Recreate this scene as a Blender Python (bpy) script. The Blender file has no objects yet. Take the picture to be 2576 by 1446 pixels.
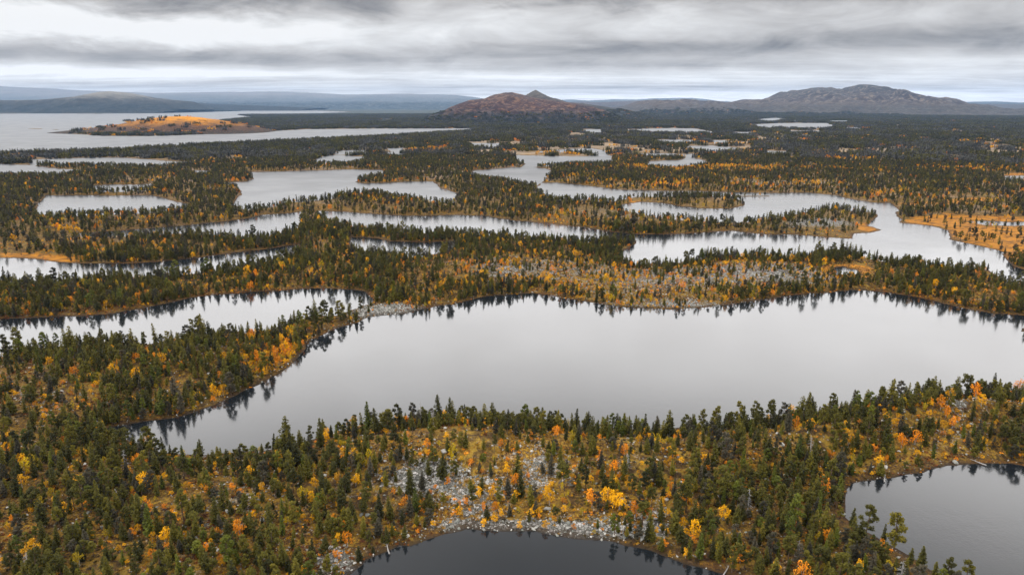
import bpy, math, random
import numpy as np
from mathutils import Vector
R_ = math.radians
random.seed(7)
rng = np.random.default_rng(11)
scene = bpy.context.scene

# ------------------------------------------------------------------ camera
CAM_H = 120.0
F = 1839.0            # focal length in units of a 2576 wide picture
PITCH = R_(14.08)
cam = bpy.data.cameras.new('camera')
cam.sensor_width = 36.0
cam.lens = 36.0 * F / 2576.0
cam.clip_start = 1.0
cam.clip_end = 200000.0
camo = bpy.data.objects.new('camera', cam)
scene.collection.objects.link(camo)
camo.location = (0, 0, CAM_H)
camo.rotation_euler = (R_(90) - PITCH, 0, 0)
scene.camera = camo
scene.view_settings.view_transform = 'Standard'
scene.view_settings.look = 'None'
scene.view_settings.exposure = 0.0
scene.view_settings.gamma = 1.0
scene.cycles.max_bounces = 5
scene.cycles.diffuse_bounces = 2
scene.cycles.glossy_bounces = 3
scene.cycles.transmission_bounces = 2
scene.cycles.volume_bounces = 0
scene.cycles.transparent_max_bounces = 8
scene.cycles.use_denoising = True
scene.cycles.sample_clamp_indirect = 6.0

CP, SP = math.cos(PITCH), math.sin(PITCH)


def elev_of(v):
    return math.degrees(math.atan((723 - v) / F)) - math.degrees(PITCH)


def gw(u, v, z=0.0):
    """picture point -> point on the level z"""
    xn = (u - 1288) / F; yn = (723 - v) / F
    dx, dy, dz = xn, CP + yn * SP, -SP + yn * CP
    t = (z - CAM_H) / dz
    return (dx * t, dy * t)


def uv_of(x, y, z=0.0):
    x = np.asarray(x, float); y = np.asarray(y, float)
    zc = z - CAM_H
    depth = y * CP - zc * SP
    depth = np.maximum(depth, 1e-3)
    up = y * SP + zc * CP
    return 1288 + F * x / depth, 723 - F * up / depth


# ------------------------------------------------------------------ node helper
class NT:
    def __init__(self, tree):
        self.t = tree; self.n = tree.nodes; self.l = tree.links

    def node(self, typ, **kw):
        nd = self.n.new(typ)
        for k, v in kw.items():
            setattr(nd, k, v)
        return nd

    def set(self, sock, v):
        if hasattr(v, 'is_linked') or isinstance(v, bpy.types.NodeSocket):
            self.l.new(v, sock)
        else:
            sock.default_value = v

    def math(self, op, a, b=None, c=None, clamp=False):
        nd = self.node('ShaderNodeMath', operation=op, use_clamp=clamp)
        self.set(nd.inputs[0], a)
        if b is not None: self.set(nd.inputs[1], b)
        if c is not None: self.set(nd.inputs[2], c)
        return nd.outputs[0]

    def vmath(self, op, a, b=None):
        nd = self.node('ShaderNodeVectorMath', operation=op)
        self.set(nd.inputs[0], a)
        if b is not None: self.set(nd.inputs[1], b)
        return nd.outputs[0]

    def mix(self, fac, a, b, blend='MIX'):
        nd = self.node('ShaderNodeMix', data_type='RGBA', blend_type=blend)
        self.set(nd.inputs[0], fac)
        self.set(nd.inputs[6], a); self.set(nd.inputs[7], b)
        return nd.outputs[2]

    def ramp(self, fac, stops, interp='LINEAR'):
        nd = self.node('ShaderNodeValToRGB')
        cr = nd.color_ramp; cr.interpolation = interp
        while len(cr.elements) < len(stops): cr.elements.new(0.5)
        for e, (p, c) in zip(cr.elements, stops):
            e.position = p
            e.color = c if len(c) == 4 else (*c, 1)
        self.set(nd.inputs[0], fac)
        return nd.outputs[0]

    def noise(self, vec, scale, detail=4, rough=0.5, dist=0.0, typ=None):
        nd = self.node('ShaderNodeTexNoise')
        if vec is not None: self.l.new(vec, nd.inputs['Vector'])
        nd.inputs['Scale'].default_value = scale
        nd.inputs['Detail'].default_value = detail
        nd.inputs['Roughness'].default_value = rough
        nd.inputs['Distortion'].default_value = dist
        return nd.outputs['Fac']

    def maprange(self, v, a, b, c=0.0, d=1.0, smooth=False):
        nd = self.node('ShaderNodeMapRange', interpolation_type='SMOOTHSTEP' if smooth else 'LINEAR')
        self.set(nd.inputs['Value'], v)
        nd.inputs['From Min'].default_value = a; nd.inputs['From Max'].default_value = b
        nd.inputs['To Min'].default_value = c; nd.inputs['To Max'].default_value = d
        return nd.outputs['Result']


# ------------------------------------------------------------------ world: overcast sky in layers
SUN_EL, SUN_AZ = 42.0, 262.0      # azimuth clockwise from +Y (the view direction)
world = bpy.data.worlds.new('World'); scene.world = world
world.use_nodes = True
w = NT(world.node_tree); w.n.clear()
tc = w.node('ShaderNodeTexCoord').outputs['Generated']
sep = w.node('ShaderNodeSeparateXYZ'); w.l.new(tc, sep.inputs[0])
X, Y, Z = sep.outputs
elev = w.math('MULTIPLY', w.math('ARCSINE', Z), 57.29578)
azim = w.math('MULTIPLY', w.math('ARCTAN2', X, Y), 57.29578)
zz = w.math('ADD', w.math('MAXIMUM', Z, 0.0), 0.05)
comb = w.node('ShaderNodeCombineXYZ')
w.l.new(w.math('DIVIDE', X, zz), comb.inputs[0])
w.l.new(w.math('DIVIDE', Y, zz), comb.inputs[1])
P = comb.outputs[0]
big = w.noise(P, 0.22, 5, 0.55, 0.6)
mp = w.node('ShaderNodeMapping'); w.l.new(P, mp.inputs['Vector'])
mp.inputs['Scale'].default_value = (0.34, 1.0, 1.0); mp.inputs['Location'].default_value = (3.1, 7.7, 0)
bands = w.noise(mp.outputs[0], 0.45, 6, 0.6, 0.9)
mp2 = w.node('ShaderNodeMapping'); w.l.new(P, mp2.inputs['Vector'])
mp2.inputs['Scale'].default_value = (0.5, 1.0, 1.0); mp2.inputs['Location'].default_value = (13.1, 1.7, 0)
fine = w.noise(mp2.outputs[0], 1.7, 6, 0.6, 0.6)
L = w.math('ADD', 0.71, w.math('MULTIPLY', w.math('SUBTRACT', big, 0.5), 0.35))
L = w.math('ADD', L, w.math('MULTIPLY', w.math('SUBTRACT', bands, 0.5), w.maprange(elev, 1.5, 4.5, .8, .18)))
mp3 = w.node('ShaderNodeCombineXYZ')
w.l.new(w.math('MULTIPLY', azim, 0.085), mp3.inputs[0]); w.l.new(w.math('MULTIPLY', w.math('POWER', w.math('MAXIMUM', elev, 0.0), 0.75), 0.62), mp3.inputs[1])
lump = w.noise(mp3.outputs[0], 1.5, 7, 0.58, 0.7)
lump2 = w.noise(mp3.outputs[0], 5.5, 5, 0.6, 0.5)
L = w.math('ADD', L, w.math('MULTIPLY', w.math('SUBTRACT', lump, 0.5), w.maprange(elev, 1.0, 4.0, .30, .80)))
L = w.math('ADD', L, w.math('MULTIPLY', w.math('SUBTRACT', lump2, 0.5), w.maprange(elev, 1.0, 4.0, .12, .16)))
L = w.math('ADD', L, w.math('MULTIPLY', w.math('SUBTRACT', fine, 0.5), w.maprange(elev, 1.0, 3.5, .6, .05)))
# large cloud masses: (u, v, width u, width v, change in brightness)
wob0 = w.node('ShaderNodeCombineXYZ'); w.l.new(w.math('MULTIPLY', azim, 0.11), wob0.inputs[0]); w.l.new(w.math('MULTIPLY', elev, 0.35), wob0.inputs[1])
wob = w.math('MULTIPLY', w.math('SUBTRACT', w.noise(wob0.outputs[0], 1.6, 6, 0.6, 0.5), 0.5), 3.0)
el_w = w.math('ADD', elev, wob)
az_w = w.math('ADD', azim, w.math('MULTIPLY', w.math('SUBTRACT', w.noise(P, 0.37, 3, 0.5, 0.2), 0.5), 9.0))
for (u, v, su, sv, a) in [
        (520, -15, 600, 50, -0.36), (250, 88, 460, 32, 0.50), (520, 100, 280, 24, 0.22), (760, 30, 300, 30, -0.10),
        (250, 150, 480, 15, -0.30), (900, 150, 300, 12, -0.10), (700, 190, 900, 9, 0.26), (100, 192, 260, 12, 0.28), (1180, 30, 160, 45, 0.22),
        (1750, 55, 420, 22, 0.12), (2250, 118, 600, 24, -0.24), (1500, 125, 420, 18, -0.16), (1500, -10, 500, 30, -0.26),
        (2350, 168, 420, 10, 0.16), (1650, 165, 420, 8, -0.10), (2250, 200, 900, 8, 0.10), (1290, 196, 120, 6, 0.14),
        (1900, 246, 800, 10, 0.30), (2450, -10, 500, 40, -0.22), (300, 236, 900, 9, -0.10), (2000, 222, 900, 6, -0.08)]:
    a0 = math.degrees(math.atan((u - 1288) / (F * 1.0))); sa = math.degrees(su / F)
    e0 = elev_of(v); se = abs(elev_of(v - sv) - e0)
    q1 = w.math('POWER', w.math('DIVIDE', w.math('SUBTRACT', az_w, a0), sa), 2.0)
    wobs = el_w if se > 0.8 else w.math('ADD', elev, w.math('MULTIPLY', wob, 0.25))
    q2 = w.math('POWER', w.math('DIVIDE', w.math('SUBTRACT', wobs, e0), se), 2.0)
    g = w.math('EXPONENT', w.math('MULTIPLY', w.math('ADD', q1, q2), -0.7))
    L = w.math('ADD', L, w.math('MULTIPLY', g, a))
L = w.math('MINIMUM', w.math('MAXIMUM', L, 0.24), 1.05)
# sky brightness by height, above the frame shaped to brighten water and land
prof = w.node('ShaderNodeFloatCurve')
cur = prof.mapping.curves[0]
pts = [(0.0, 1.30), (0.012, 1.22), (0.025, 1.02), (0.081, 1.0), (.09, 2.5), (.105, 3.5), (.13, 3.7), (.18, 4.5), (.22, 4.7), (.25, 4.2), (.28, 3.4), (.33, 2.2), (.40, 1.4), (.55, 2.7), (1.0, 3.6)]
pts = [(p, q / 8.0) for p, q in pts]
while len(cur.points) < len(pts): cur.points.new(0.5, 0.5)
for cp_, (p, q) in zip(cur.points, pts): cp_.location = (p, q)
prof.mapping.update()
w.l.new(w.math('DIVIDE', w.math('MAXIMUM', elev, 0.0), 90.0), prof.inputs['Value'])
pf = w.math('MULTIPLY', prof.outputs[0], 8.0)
# sky patches added above the frame for pond reflections: darker ahead, brighter right
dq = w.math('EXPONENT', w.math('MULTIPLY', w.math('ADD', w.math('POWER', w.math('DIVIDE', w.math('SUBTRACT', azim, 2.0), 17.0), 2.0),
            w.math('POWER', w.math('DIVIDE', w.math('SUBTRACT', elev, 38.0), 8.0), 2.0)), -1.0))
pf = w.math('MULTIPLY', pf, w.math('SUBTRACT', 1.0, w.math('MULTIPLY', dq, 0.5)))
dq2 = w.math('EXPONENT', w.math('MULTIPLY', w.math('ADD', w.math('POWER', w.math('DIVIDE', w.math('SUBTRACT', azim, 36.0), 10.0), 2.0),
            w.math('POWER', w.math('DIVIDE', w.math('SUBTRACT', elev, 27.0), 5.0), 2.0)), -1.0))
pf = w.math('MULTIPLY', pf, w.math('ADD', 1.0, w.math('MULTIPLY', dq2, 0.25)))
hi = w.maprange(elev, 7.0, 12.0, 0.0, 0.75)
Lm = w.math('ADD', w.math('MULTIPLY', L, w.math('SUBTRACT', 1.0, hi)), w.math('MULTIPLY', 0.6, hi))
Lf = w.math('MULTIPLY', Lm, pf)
tint = w.ramp(Lm, [(0.2, (1.0, 0.98, 1.0)), (0.55, (1.03, 1.0, .985)), (0.9, (1.0, 1.0, 1.0))])
cl = w.vmath('MULTIPLY', tint, (1, 1, 1))
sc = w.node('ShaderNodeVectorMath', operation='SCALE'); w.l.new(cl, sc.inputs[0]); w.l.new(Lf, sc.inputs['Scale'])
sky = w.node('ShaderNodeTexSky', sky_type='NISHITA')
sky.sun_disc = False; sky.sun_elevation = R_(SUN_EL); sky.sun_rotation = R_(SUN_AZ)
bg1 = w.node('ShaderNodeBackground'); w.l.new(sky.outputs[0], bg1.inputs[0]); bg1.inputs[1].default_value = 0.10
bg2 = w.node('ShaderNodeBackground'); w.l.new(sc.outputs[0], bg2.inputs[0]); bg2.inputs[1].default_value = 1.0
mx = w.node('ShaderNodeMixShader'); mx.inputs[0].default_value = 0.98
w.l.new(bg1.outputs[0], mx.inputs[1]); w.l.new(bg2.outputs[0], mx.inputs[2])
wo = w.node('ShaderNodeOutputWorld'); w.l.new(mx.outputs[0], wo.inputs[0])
world.cycles.sampling_method = 'MANUAL'; world.cycles.sample_map_resolution = 512

sun = bpy.data.lights.new('sun', 'SUN'); sun.energy = 1.5; sun.angle = R_(14); sun.color = (1.0, 0.95, 0.86)
suno = bpy.data.objects.new('sun', sun); scene.collection.objects.link(suno)
sd = Vector((math.sin(R_(SUN_AZ)) * math.cos(R_(SUN_EL)), math.cos(R_(SUN_AZ)) * math.cos(R_(SUN_EL)), math.sin(R_(SUN_EL))))
suno.rotation_euler = sd.to_track_quat('Z', 'Y').to_euler()


# ------------------------------------------------------------------ numpy noise
def _hash(ix, iy, s):
    n = (ix.astype(np.int64) * 374761393 + iy.astype(np.int64) * 668265263 + s * 1442695041) & 0xffffffff
    n = ((n ^ (n >> 13)) * 1274126177) & 0xffffffff
    n = (n ^ (n >> 16)) & 0xffffffff
    return n.astype(np.float64) / 4294967295.0


def vnoise(x, y, s=0):
    ix = np.floor(x); iy = np.floor(y)
    fx = x - ix; fy = y - iy
    fx = fx * fx * fx * (fx * (fx * 6 - 15) + 10); fy = fy * fy * fy * (fy * (fy * 6 - 15) + 10)
    a = _hash(ix, iy, s); b = _hash(ix + 1, iy, s); c = _hash(ix, iy + 1, s); d = _hash(ix + 1, iy + 1, s)
    return (a * (1 - fx) + b * fx) * (1 - fy) + (c * (1 - fx) + d * fx) * fy


def fbm(x, y, o=4, s=0, g=0.5):
    t = 0; a = 1.0; n = 0
    for k in range(o):
        t = t + a * vnoise(x * 2 ** k + 17.3 * k, y * 2 ** k - 9.1 * k, s + k); n += a; a *= g
    return t / n


def sstep(a, b, x):
    t = np.clip((x - a) / (b - a), 0, 1)
    return t * t * (3 - 2 * t)


# ------------------------------------------------------------------ lakes (shorelines, as seen from the camera)
LAKES = {
 'bottom_pond': [(870,1460),(913,1427),(925,1411),(980,1388),(1013,1371),(1040,1374),(1081,1360),(1118,1346),(1168,1336),(1206,1339),(1281,1336),
   (1344,1336),(1381,1346),(1449,1354),(1499,1358),(1532,1359),(1562,1369),(1624,1376),(1674,1394),(1724,1411),(1770,1421),(1825,1437),(1870,1450),
   (1990,1480),(2060,1560),(1900,1660),(1400,1700),(1000,1650),(820,1560)],
 'right_pond': [(2900,1180),(2700,1180),(2576,1173),(2533,1165),(2445,1163.6),(2383,1168.6),(2333,1178.6),(2308,1188.6),(2283,1193.6),(2255,1201),
   (2232,1203.6),(2182,1213.7),(2145,1220),(2139,1233.7),(2130,1253.7),(2122,1284),(2122,1300),(2150,1322),(2195,1345),(2255,1378),(2310,1412),(2350,1440),
   (2400,1462),(2450,1490),(2700,1520),(2950,1400)],
 'main': [(255,1083),(313,1072),(363,1059),(426,1050.5),(468,1040.5),(501,1030),(538.6,1018),(576,1000.4),(614,983),(644,970),(672,955),(700,940),(735,912),
   (762,885),(777,858),(804,848),(844,828),(869,820.6),(894,814),(919.6,804),(944.6,796.8),(982,791.8),(1014.7,791.8),(1045,783),(1082,775.5),(1107,770.5),
   (1145,765.5),(1182.6,756.7),(1220,746.7),(1288,741.7),(1338,738),(1388,743),(1413,750),(1463,756.7),(1513,765.5),(1563.6,774),(1613.7,776.7),(1689,778),
   (1764,774),(1814,768),(1889,758),(1932,751.7),(1982,743),(2032,738),(2082,736.7),(2145,730.4),(2182.5,731.7),(2245,738),(2308,748),(2370,763),(2433,776.7),
   (2496,788),(2576,793),(2800,805),(3050,850),(3050,975),(2750,985),(2576,982),(2400,992),(2230,1000),(2130,1026),(2000,1043),(1900,1058),(1800,1070),
   (1650,1083),(1500,1075),(1380,1060),(1250,1052),(1130,1048),(1000,1058),(850,1080),(760,1108),(720,1122),(640,1138),(500,1144),(400,1138),(340,1118),(290,1100)],
 'left': [(-400,815),(0,802),(50,800.5),(113,797),(175,795.5),(225,793),(288,788),(326,780.5),(376,772),(426,763),(476,750),(538,741.7),(644,733),(694,731.6),
   (769,726.6),(844,726.6),(882,728),(914.5,734),(934.6,755.5),(936,763),(914.5,769),(889,780),(850,794),(800,797),(750,808),(700,823),(640,842),(601,834),
   (526,836),(488,848),(426,852),(376,866),(275,858),(195,867),(100,875),(0,898),(-400,935)],
 'thin': [(-300,646),(0,649),(63,650),(100,654),(125,658),(188,663),(275,664),(351,661.5),(426,656.5),(501,649),(564,640),(644,630),(700,622),(752,614),
   (750,634),(700,655),(644,669),(560,683),(426,694),(275,700),(160,712),(75,713),(0,708),(-300,712)],
 'midpond': [(884,597),(944,599),(982,607.6),(1070,609),(1132,607.6),(1150,612),(1132,628),(1070,645),(980,645),(900,634),(880,612)],
 'gl': [(200,587),(250,584),(376,575),(501,564),(576,556),(644,546),(664,541),(719,537.5),(764,532.5),(758,548),(745,575),(700,596),(640,601),(560,594),(450,587),(300,597),(200,600)],
 'h': [(799,531),(869,532.5),(919,537.5),(995,542.5),(1070,544),(1132,541),(1220,544),(1288,554.5),(1363,561),(1438,569),(1501,577.6),(1523,582.6),(1600,589),
   (1612,598),(1600,604),(1540,606),(1463,612),(1413,606),(1338,600),(1195,592),(1070,586),(995,586),(894,572),(850,558),(799,540)],
 'i': [(1598,590),(1638,590),(1714,589),(1789,584),(1839,581),(1932,590.5),(2007,591),(2082,597.6),(2145,601),(2150,587.6),(2182,586),(2220,577.6),(2197,572.6),
   (2182,567.6),(2195,557.6),(2215,537.5),(2218,524),(2250,524),(2252,540),(2270,552.5),(2260,561),(2333,567.6),(2383,580),(2390,592.6),(2388,602.6),(2433,612.7),
   (2496,625),(2528,635),(2528,652.7),(2546,670),(2576,680),(2720,700),(2720,745),(2576,722),(2533,713),(2508,692),(2483,679),(2433,672),(2370,676),(2308,665),
   (2245,662),(2195,652),(2145,640),(2082,638),(2032,643),(1982,649),(1932,647),(1864,646),(1814,642),(1764,651),(1689,663),(1638,663),(1601,668),(1566,650),
   (1563,634),(1588,620),(1606,612)],
 'j': [(1862,484),(1932,486),(2032,486),(2107,493),(2157,504.6),(2207,511),(2245,512),(2262,530),(2218,540),(2180,533),(2145,533),(2107,525),(2052,528),
   (2000,540),(1932,553),(1870,560),(1789,558),(1663,550),(1576,530),(1563,515),(1613,508.5),(1663,511),(1714,519.6),(1764,524.7),(1839,526),(1871,518.4),(1872,508),(1850,500)],
 'l': [(1358,461),(1401,459.5),(1463,466),(1513,472),(1563,478),(1613,479.6),(1800,482),(1870,485),(1870,500),(1800,497),(1700,495),(1600,495),(1538,508),(1488,505),(1401,505),(1355,480)],
 'm1': [(1190,429),(1230,427),(1288,422),(1316,421),(1322,412),(1300,405),(1290,396),(1300,391),(1418,393),(1476,394.5),(1503,390.6),(1490,386),(1418,384),(1340,383),
   (1418,376),(1483,374),(1521,379),(1528,388),(1543,403),(1540,412),(1480,415),(1417,416),(1380,419),(1340,420.5),(1372,424),(1383,430),(1375,444),(1362,458),(1345,468),
   (1288,458),(1195,447),(1183,436)],
 'n': [(563,459),(626,457),(640,450),(628,434.5),(644,433),(744,431),(869.5,427),(957,428),(972,436),(957,442),(904,451),(892,458),(919.5,462),(969.6,460.8),(1019.7,458),
   (1090,457),(1102,471),(1132.5,481),(1150,487),(1140,512),(1045,502),(994,496),(957,487),(894,484),(857,488),(832,501),(769,508),(724,508),(694,520),(656,524),(620,530),
   (590,516),(594,501),(606,491),(608.7,481),(589,468)],
 'o': [(113,491),(130,493),(213,492),(275.5,493),(376,492),(401,496),(438,506),(476,514.6),(478,518),(450,530),(326,539),(200,543),(100,547),(90,525),(105,505)],
 'p1': [(-200,411),(0,413),(75,415.7),(125,422),(150,425.7),(212,428),(210,433),(150,445),(50,442),(0,442),(-200,442)],
 'p2': [(50,403),(175,398),(293,397),(383,402),(440,407),(486,408),(486,414),(440,416),(380,421),(293,417),(238,416),(75,415)],
 'p4': [(240,467),(300,464),(345,465),(385,463),(370,470),(300,474),(240,473)],
 'p5': [(488,429.5),(530,430),(518,436),(488,435)],
 'p6': [(819,392),(860,391),(914.5,395.6),(915,400),(890,411),(869,413),(799,413),(780,408)],
 'p7': [(845,379),(925,378),(920,383),(850,384)], 'p7b': [(967,382),(1015,383),(1017,390),(970,389)], 'p7c': [(975,374),(1015,372),(1015,378),(985,378)],
 'p8': [(1175,361),(1255,361),(1262,369),(1200,368)],
 'q': [(1631,407),(1719,402),(1716,394),(1701,388),(1750,387.6),(1741,398),(1776,407),(1778,415),(1689,426),(1620,420)],
 'q2': [(1615,386),(1700,387),(1690,391),(1620,390)],
 'p10': [(1726,368),(1790,367),(1855,372),(1850,378),(1801,380),(1740,375)],
 'p11': [(1643,352),(1746,352),(1750,358),(1690,358),(1650,356)], 'p11b': [(1789,352.5),(1830,354),(1828,358),(1792,357)],
 'p12': [(1463,327),(1490,325),(1513,325.5),(1512,333),(1470,332)],
 'p13': [(1576,326),(1676,323),(1746,323.5),(1796,329),(1794,333),(1720,333),(1660,331),(1590,330)],
 'p14': [(1846,332),(1884,332),(1886,338),(1850,337.5)],
 'r1': [(1896,302),(1932,298),(1950,296.5),(2022,303),(2020,307),(1970,306),(1930,305)],
 'r2': [(1902,313),(1932,311.5),(1969,310),(2082,310),(2107,318),(2060,321.5),(2024,322.5),(1982,320),(1932,320),(1905,318)],
 'r3': [(2132,320.5),(2162,321),(2162,325),(2134,324)], 'r4': [(1982,329),(2065,329),(2062,333),(1984,332.5)], 'r5': [(2010,339),(2042,339),(2040,343.5),(2012,343)],
 'r6': [(1919,379),(1977,381),(1976,386),(1920,385)], 'r7': [(2087,303.5),(2135,304),(2133,307.5),(2090,307.5)],
 's1': [(2533,443),(2590,443),(2590,449),(2533,448)],
 'marshpond': [(2100,673),(2120,671),(2158,680),(2160,687),(2147,692),(2107,690)],
 'marsh2': [(2430,558),(2480,556),(2540,560),(2600,559),(2600,567),(2540,568),(2480,566)],
 'tp': [(957,300),(987,299.6),(987,302.5),(957,302.5)],
 't': [(-400,286.5),(0,286.7),(100,285.5),(250,286.7),(351,284),(391,279.5),(430,278.5),(451,275.4),(551,274.2),(644,276.7),(769,278),(869,281.5),(884,283),(807,285.4),
   (700,287),(644,288),(600,290),(620,293),(644,296),(600,299),(560,303),(500,318),(400,326),(250,328),(165,331),(170,337),(250,342),(376,343),(526,338),(644,332.5),
   (769,325.5),(919,324),(1070,323.8),(1188,323.5),(1188,331),(1070,337.5),(894,348),(769,353),(644,360),(501,366),(376,374),(250,381),(125,385),(0,388),(-400,404)],
}
ISLANDS = [
 [(72,323.3),(110,323.6),(108,325.3),(75,325)], [(135,325.5),(150,325.6),(150,327),(136,327)], [(313,304),(334,304.3),(333,306.2),(315,306)],
 [(1800,493),(1935,492.6),(1934,494.8),(1860,495.4),(1800,496)], [(2568,824),(2600,822),(2600,835),(2566,833)], [(1953,302.5),(1995,302),(1996,308),(1955,308)],
 [(2000,304),(2065,304.5),(2062,309),(2010,309)], [(1395,519),(1402,519),(1402,521),(1395,521)],
]


def to_world(poly, grow=0.0):
    """a shoreline on the ground with extra points and small natural bays"""
    vm = sum(v for u, v in poly) / len(poly)
    out = []
    for u, v in poly:
        if grow and v >= vm: v += (v - 262) * grow
        out.append(gw(u, v))
    return np.array(out)


GROW = {k: .045 for k in ('p4 p5 p7 p7b p7c p8 q2 p10 p11 p11b p12 p13 p14 r1 r2 r3 r4 r5 r6 r7 s1 tp').split()}
LW = {k: to_world(p, GROW.get(k, 0)) for k, p in LAKES.items()}
IW = [to_world(p) for p in ISLANDS]
DCAP = 90.0


def poly_sd(px, py, poly):
    """distance, positive outside the polygon"""
    out = np.full(px.shape, DCAP)
    m = (px > poly[:, 0].min() - DCAP) & (px < poly[:, 0].max() + DCAP) & (py > poly[:, 1].min() - DCAP) & (py < poly[:, 1].max() + DCAP)
    idx = np.nonzero(m)[0]
    if not len(idx): return out
    x = px[idx]; y = py[idx]
    d2 = np.full(x.shape, 1e18); ins = np.zeros(x.shape, bool)
    n = len(poly)
    for i in range(n):
        x0, y0 = poly[i]; x1, y1 = poly[(i + 1) % n]
        ex, ey = x1 - x0, y1 - y0
        t = np.clip(((x - x0) * ex + (y - y0) * ey) / (ex * ex + ey * ey + 1e-9), 0, 1)
        dd = (x - x0 - t * ex) ** 2 + (y - y0 - t * ey) ** 2
        np.minimum(d2, dd, out=d2)
        c = ((y0 > y) != (y1 > y))
        if abs(ey) > 1e-9:
            ins ^= c & (x < (y - y0) / ey * ex + x0)
    d = np.sqrt(d2)
    out[idx] = np.where(ins, -d, np.minimum(d, DCAP))
    return out


def shore(x, y):
    """signed distance to the nearest shoreline: positive on land"""
    x = np.asarray(x, float).ravel(); y = np.asarray(y, float).ravel()
    r = np.hypot(x, y)
    a2 = 1.6 + 4.4 * sstep(600, 2200, r); a3 = 1.5 + 13 * sstep(600, 2600, r)
    qx = x + a2 * (fbm(x / 14, y / 14, 3, 5) - .5) * 2 + a3 * (fbm(x / 60, y / 60, 3, 9) - .5) * 2
    qy = y + a2 * (fbm(x / 14 + 50, y / 14, 3, 6) - .5) * 2 + a3 * (fbm(x / 60 + 31, y / 60, 3, 8) - .5) * 2
    d = np.full(x.shape, DCAP)
    for k, p in LW.items():
        np.minimum(d, poly_sd(qx, qy, p), out=d)
    for p in IW:
        di = -poly_sd(qx, qy, p)
        d = np.maximum(d, di)
    return d


# ------------------------------------------------------------------ hills and mountains
def prof(R, pts, y_off=0):
    xs, zs = [], []
    for u, v in pts:
        xn = (u - 1288) / F; yn = (723 - v) / F
        dx, dy, dz = xn, CP + yn * SP, -SP + yn * CP
        t = R / dy
        xs.append(dx * t); zs.append(CAM_H + dz * t)
    return np.array(xs), np.array(zs)


HILLS = [
 dict(name='island_hill', R=3330, front=400, back=330, mat='autumn', pw=1.0, rough=3, pts=[(150,333),(170,329),(225,323),(288,315.5),(338,305.5),(376,298),(413,294),(463,293),(501,295.5),(538,300.5),(590,308),(630,316),(665,325),(690,332)]),
 dict(name='rocky_hill', R=11200, front=1700, back=2500, mat='grey', pw=1.2, rough=22, pts=[(-320,262),(-100,256),(0,252.5),(100,251.6),(150,248),(225,240),(250,233),(275,230.5),(300,231.5),(338,240),(376,249),(410,251),(438,255),(470,266),(500,276)]),
 dict(name='low_ridge', R=14500, front=1500, back=2500, mat='grey', pw=1.2, rough=15, pts=[(330,262),(360,248),(400,247),(430,252),(470,258),(560,263),(700,268),(800,272)]),
 dict(name='red_mountain', R=5500, front=1150, back=1500, mat='red', pw=1.15, rough=27, pts=[(1060,318),(1095,292),(1120,281),(1157,262),(1182,253),(1220,249),(1245,239),(1270,235.5),(1288,235),(1320,240),(1350,246),(1388,252),(1426,259),(1463,264),(1513,276),(1545,292),(1580,318)]),
 dict(name='pointed_peak', R=6900, front=1200, back=1500, mat='redgrey', pw=1.15, rough=18, pts=[(1200,290),(1270,256),(1318,244),(1333,235),(1348,227),(1364,235),(1388,246),(1426,258),(1463,261),(1513,268),(1560,275),(1600,285)]),
 dict(name='broad_mountain', R=10500, front=2700, back=2600, mat='blue', pw=1.15, rough=50, pts=[(1480,285),(1538,275),(1576,268),(1613,255.4),(1651,251),(1675,256),(1705,251),(1751,256),(1800,260),(1839,263),(1889,250),(1932,250.4),(1965,243),(2002,229),(2045,223),(2070,219.5),(2092,226),(2122,237),(2142,228),(2160,214.5),(2182,215.5),(2204,226),(2230,238),(2262,234),(2283,241),(2308,254),(2358,265.4),(2408,270),(2470,276),(2540,290)]),
 dict(name='blue_ridge', R=17000, front=2500, back=3000, mat='blue', pw=1.1, rough=20, pts=[(1380,272),(1426,257),(1460,255.4),(1500,258),(1560,256),(1600,254),(1650,256),(1700,268)]),
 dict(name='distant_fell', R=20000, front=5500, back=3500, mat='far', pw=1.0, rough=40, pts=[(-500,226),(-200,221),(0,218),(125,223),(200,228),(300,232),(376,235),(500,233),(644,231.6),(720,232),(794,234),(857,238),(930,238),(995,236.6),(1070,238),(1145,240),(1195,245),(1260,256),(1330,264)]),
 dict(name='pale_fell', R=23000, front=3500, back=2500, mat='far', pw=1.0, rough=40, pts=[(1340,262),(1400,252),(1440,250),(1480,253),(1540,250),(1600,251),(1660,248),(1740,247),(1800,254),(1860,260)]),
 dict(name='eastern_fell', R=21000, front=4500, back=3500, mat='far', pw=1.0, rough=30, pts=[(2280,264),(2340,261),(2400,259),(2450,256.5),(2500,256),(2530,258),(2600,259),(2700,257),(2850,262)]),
 dict(name='eastern_plateau', R=16000, front=4500, back=4000, mat='blue', pw=0.9, rough=14, pts=[(2330,272),(2400,265),(2480,262),(2560,263),(2650,262),(2900,264),(3000,270)]),
]
for h in HILLS:
    h['x'], h['z'] = prof(h['R'], h['pts'])


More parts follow.
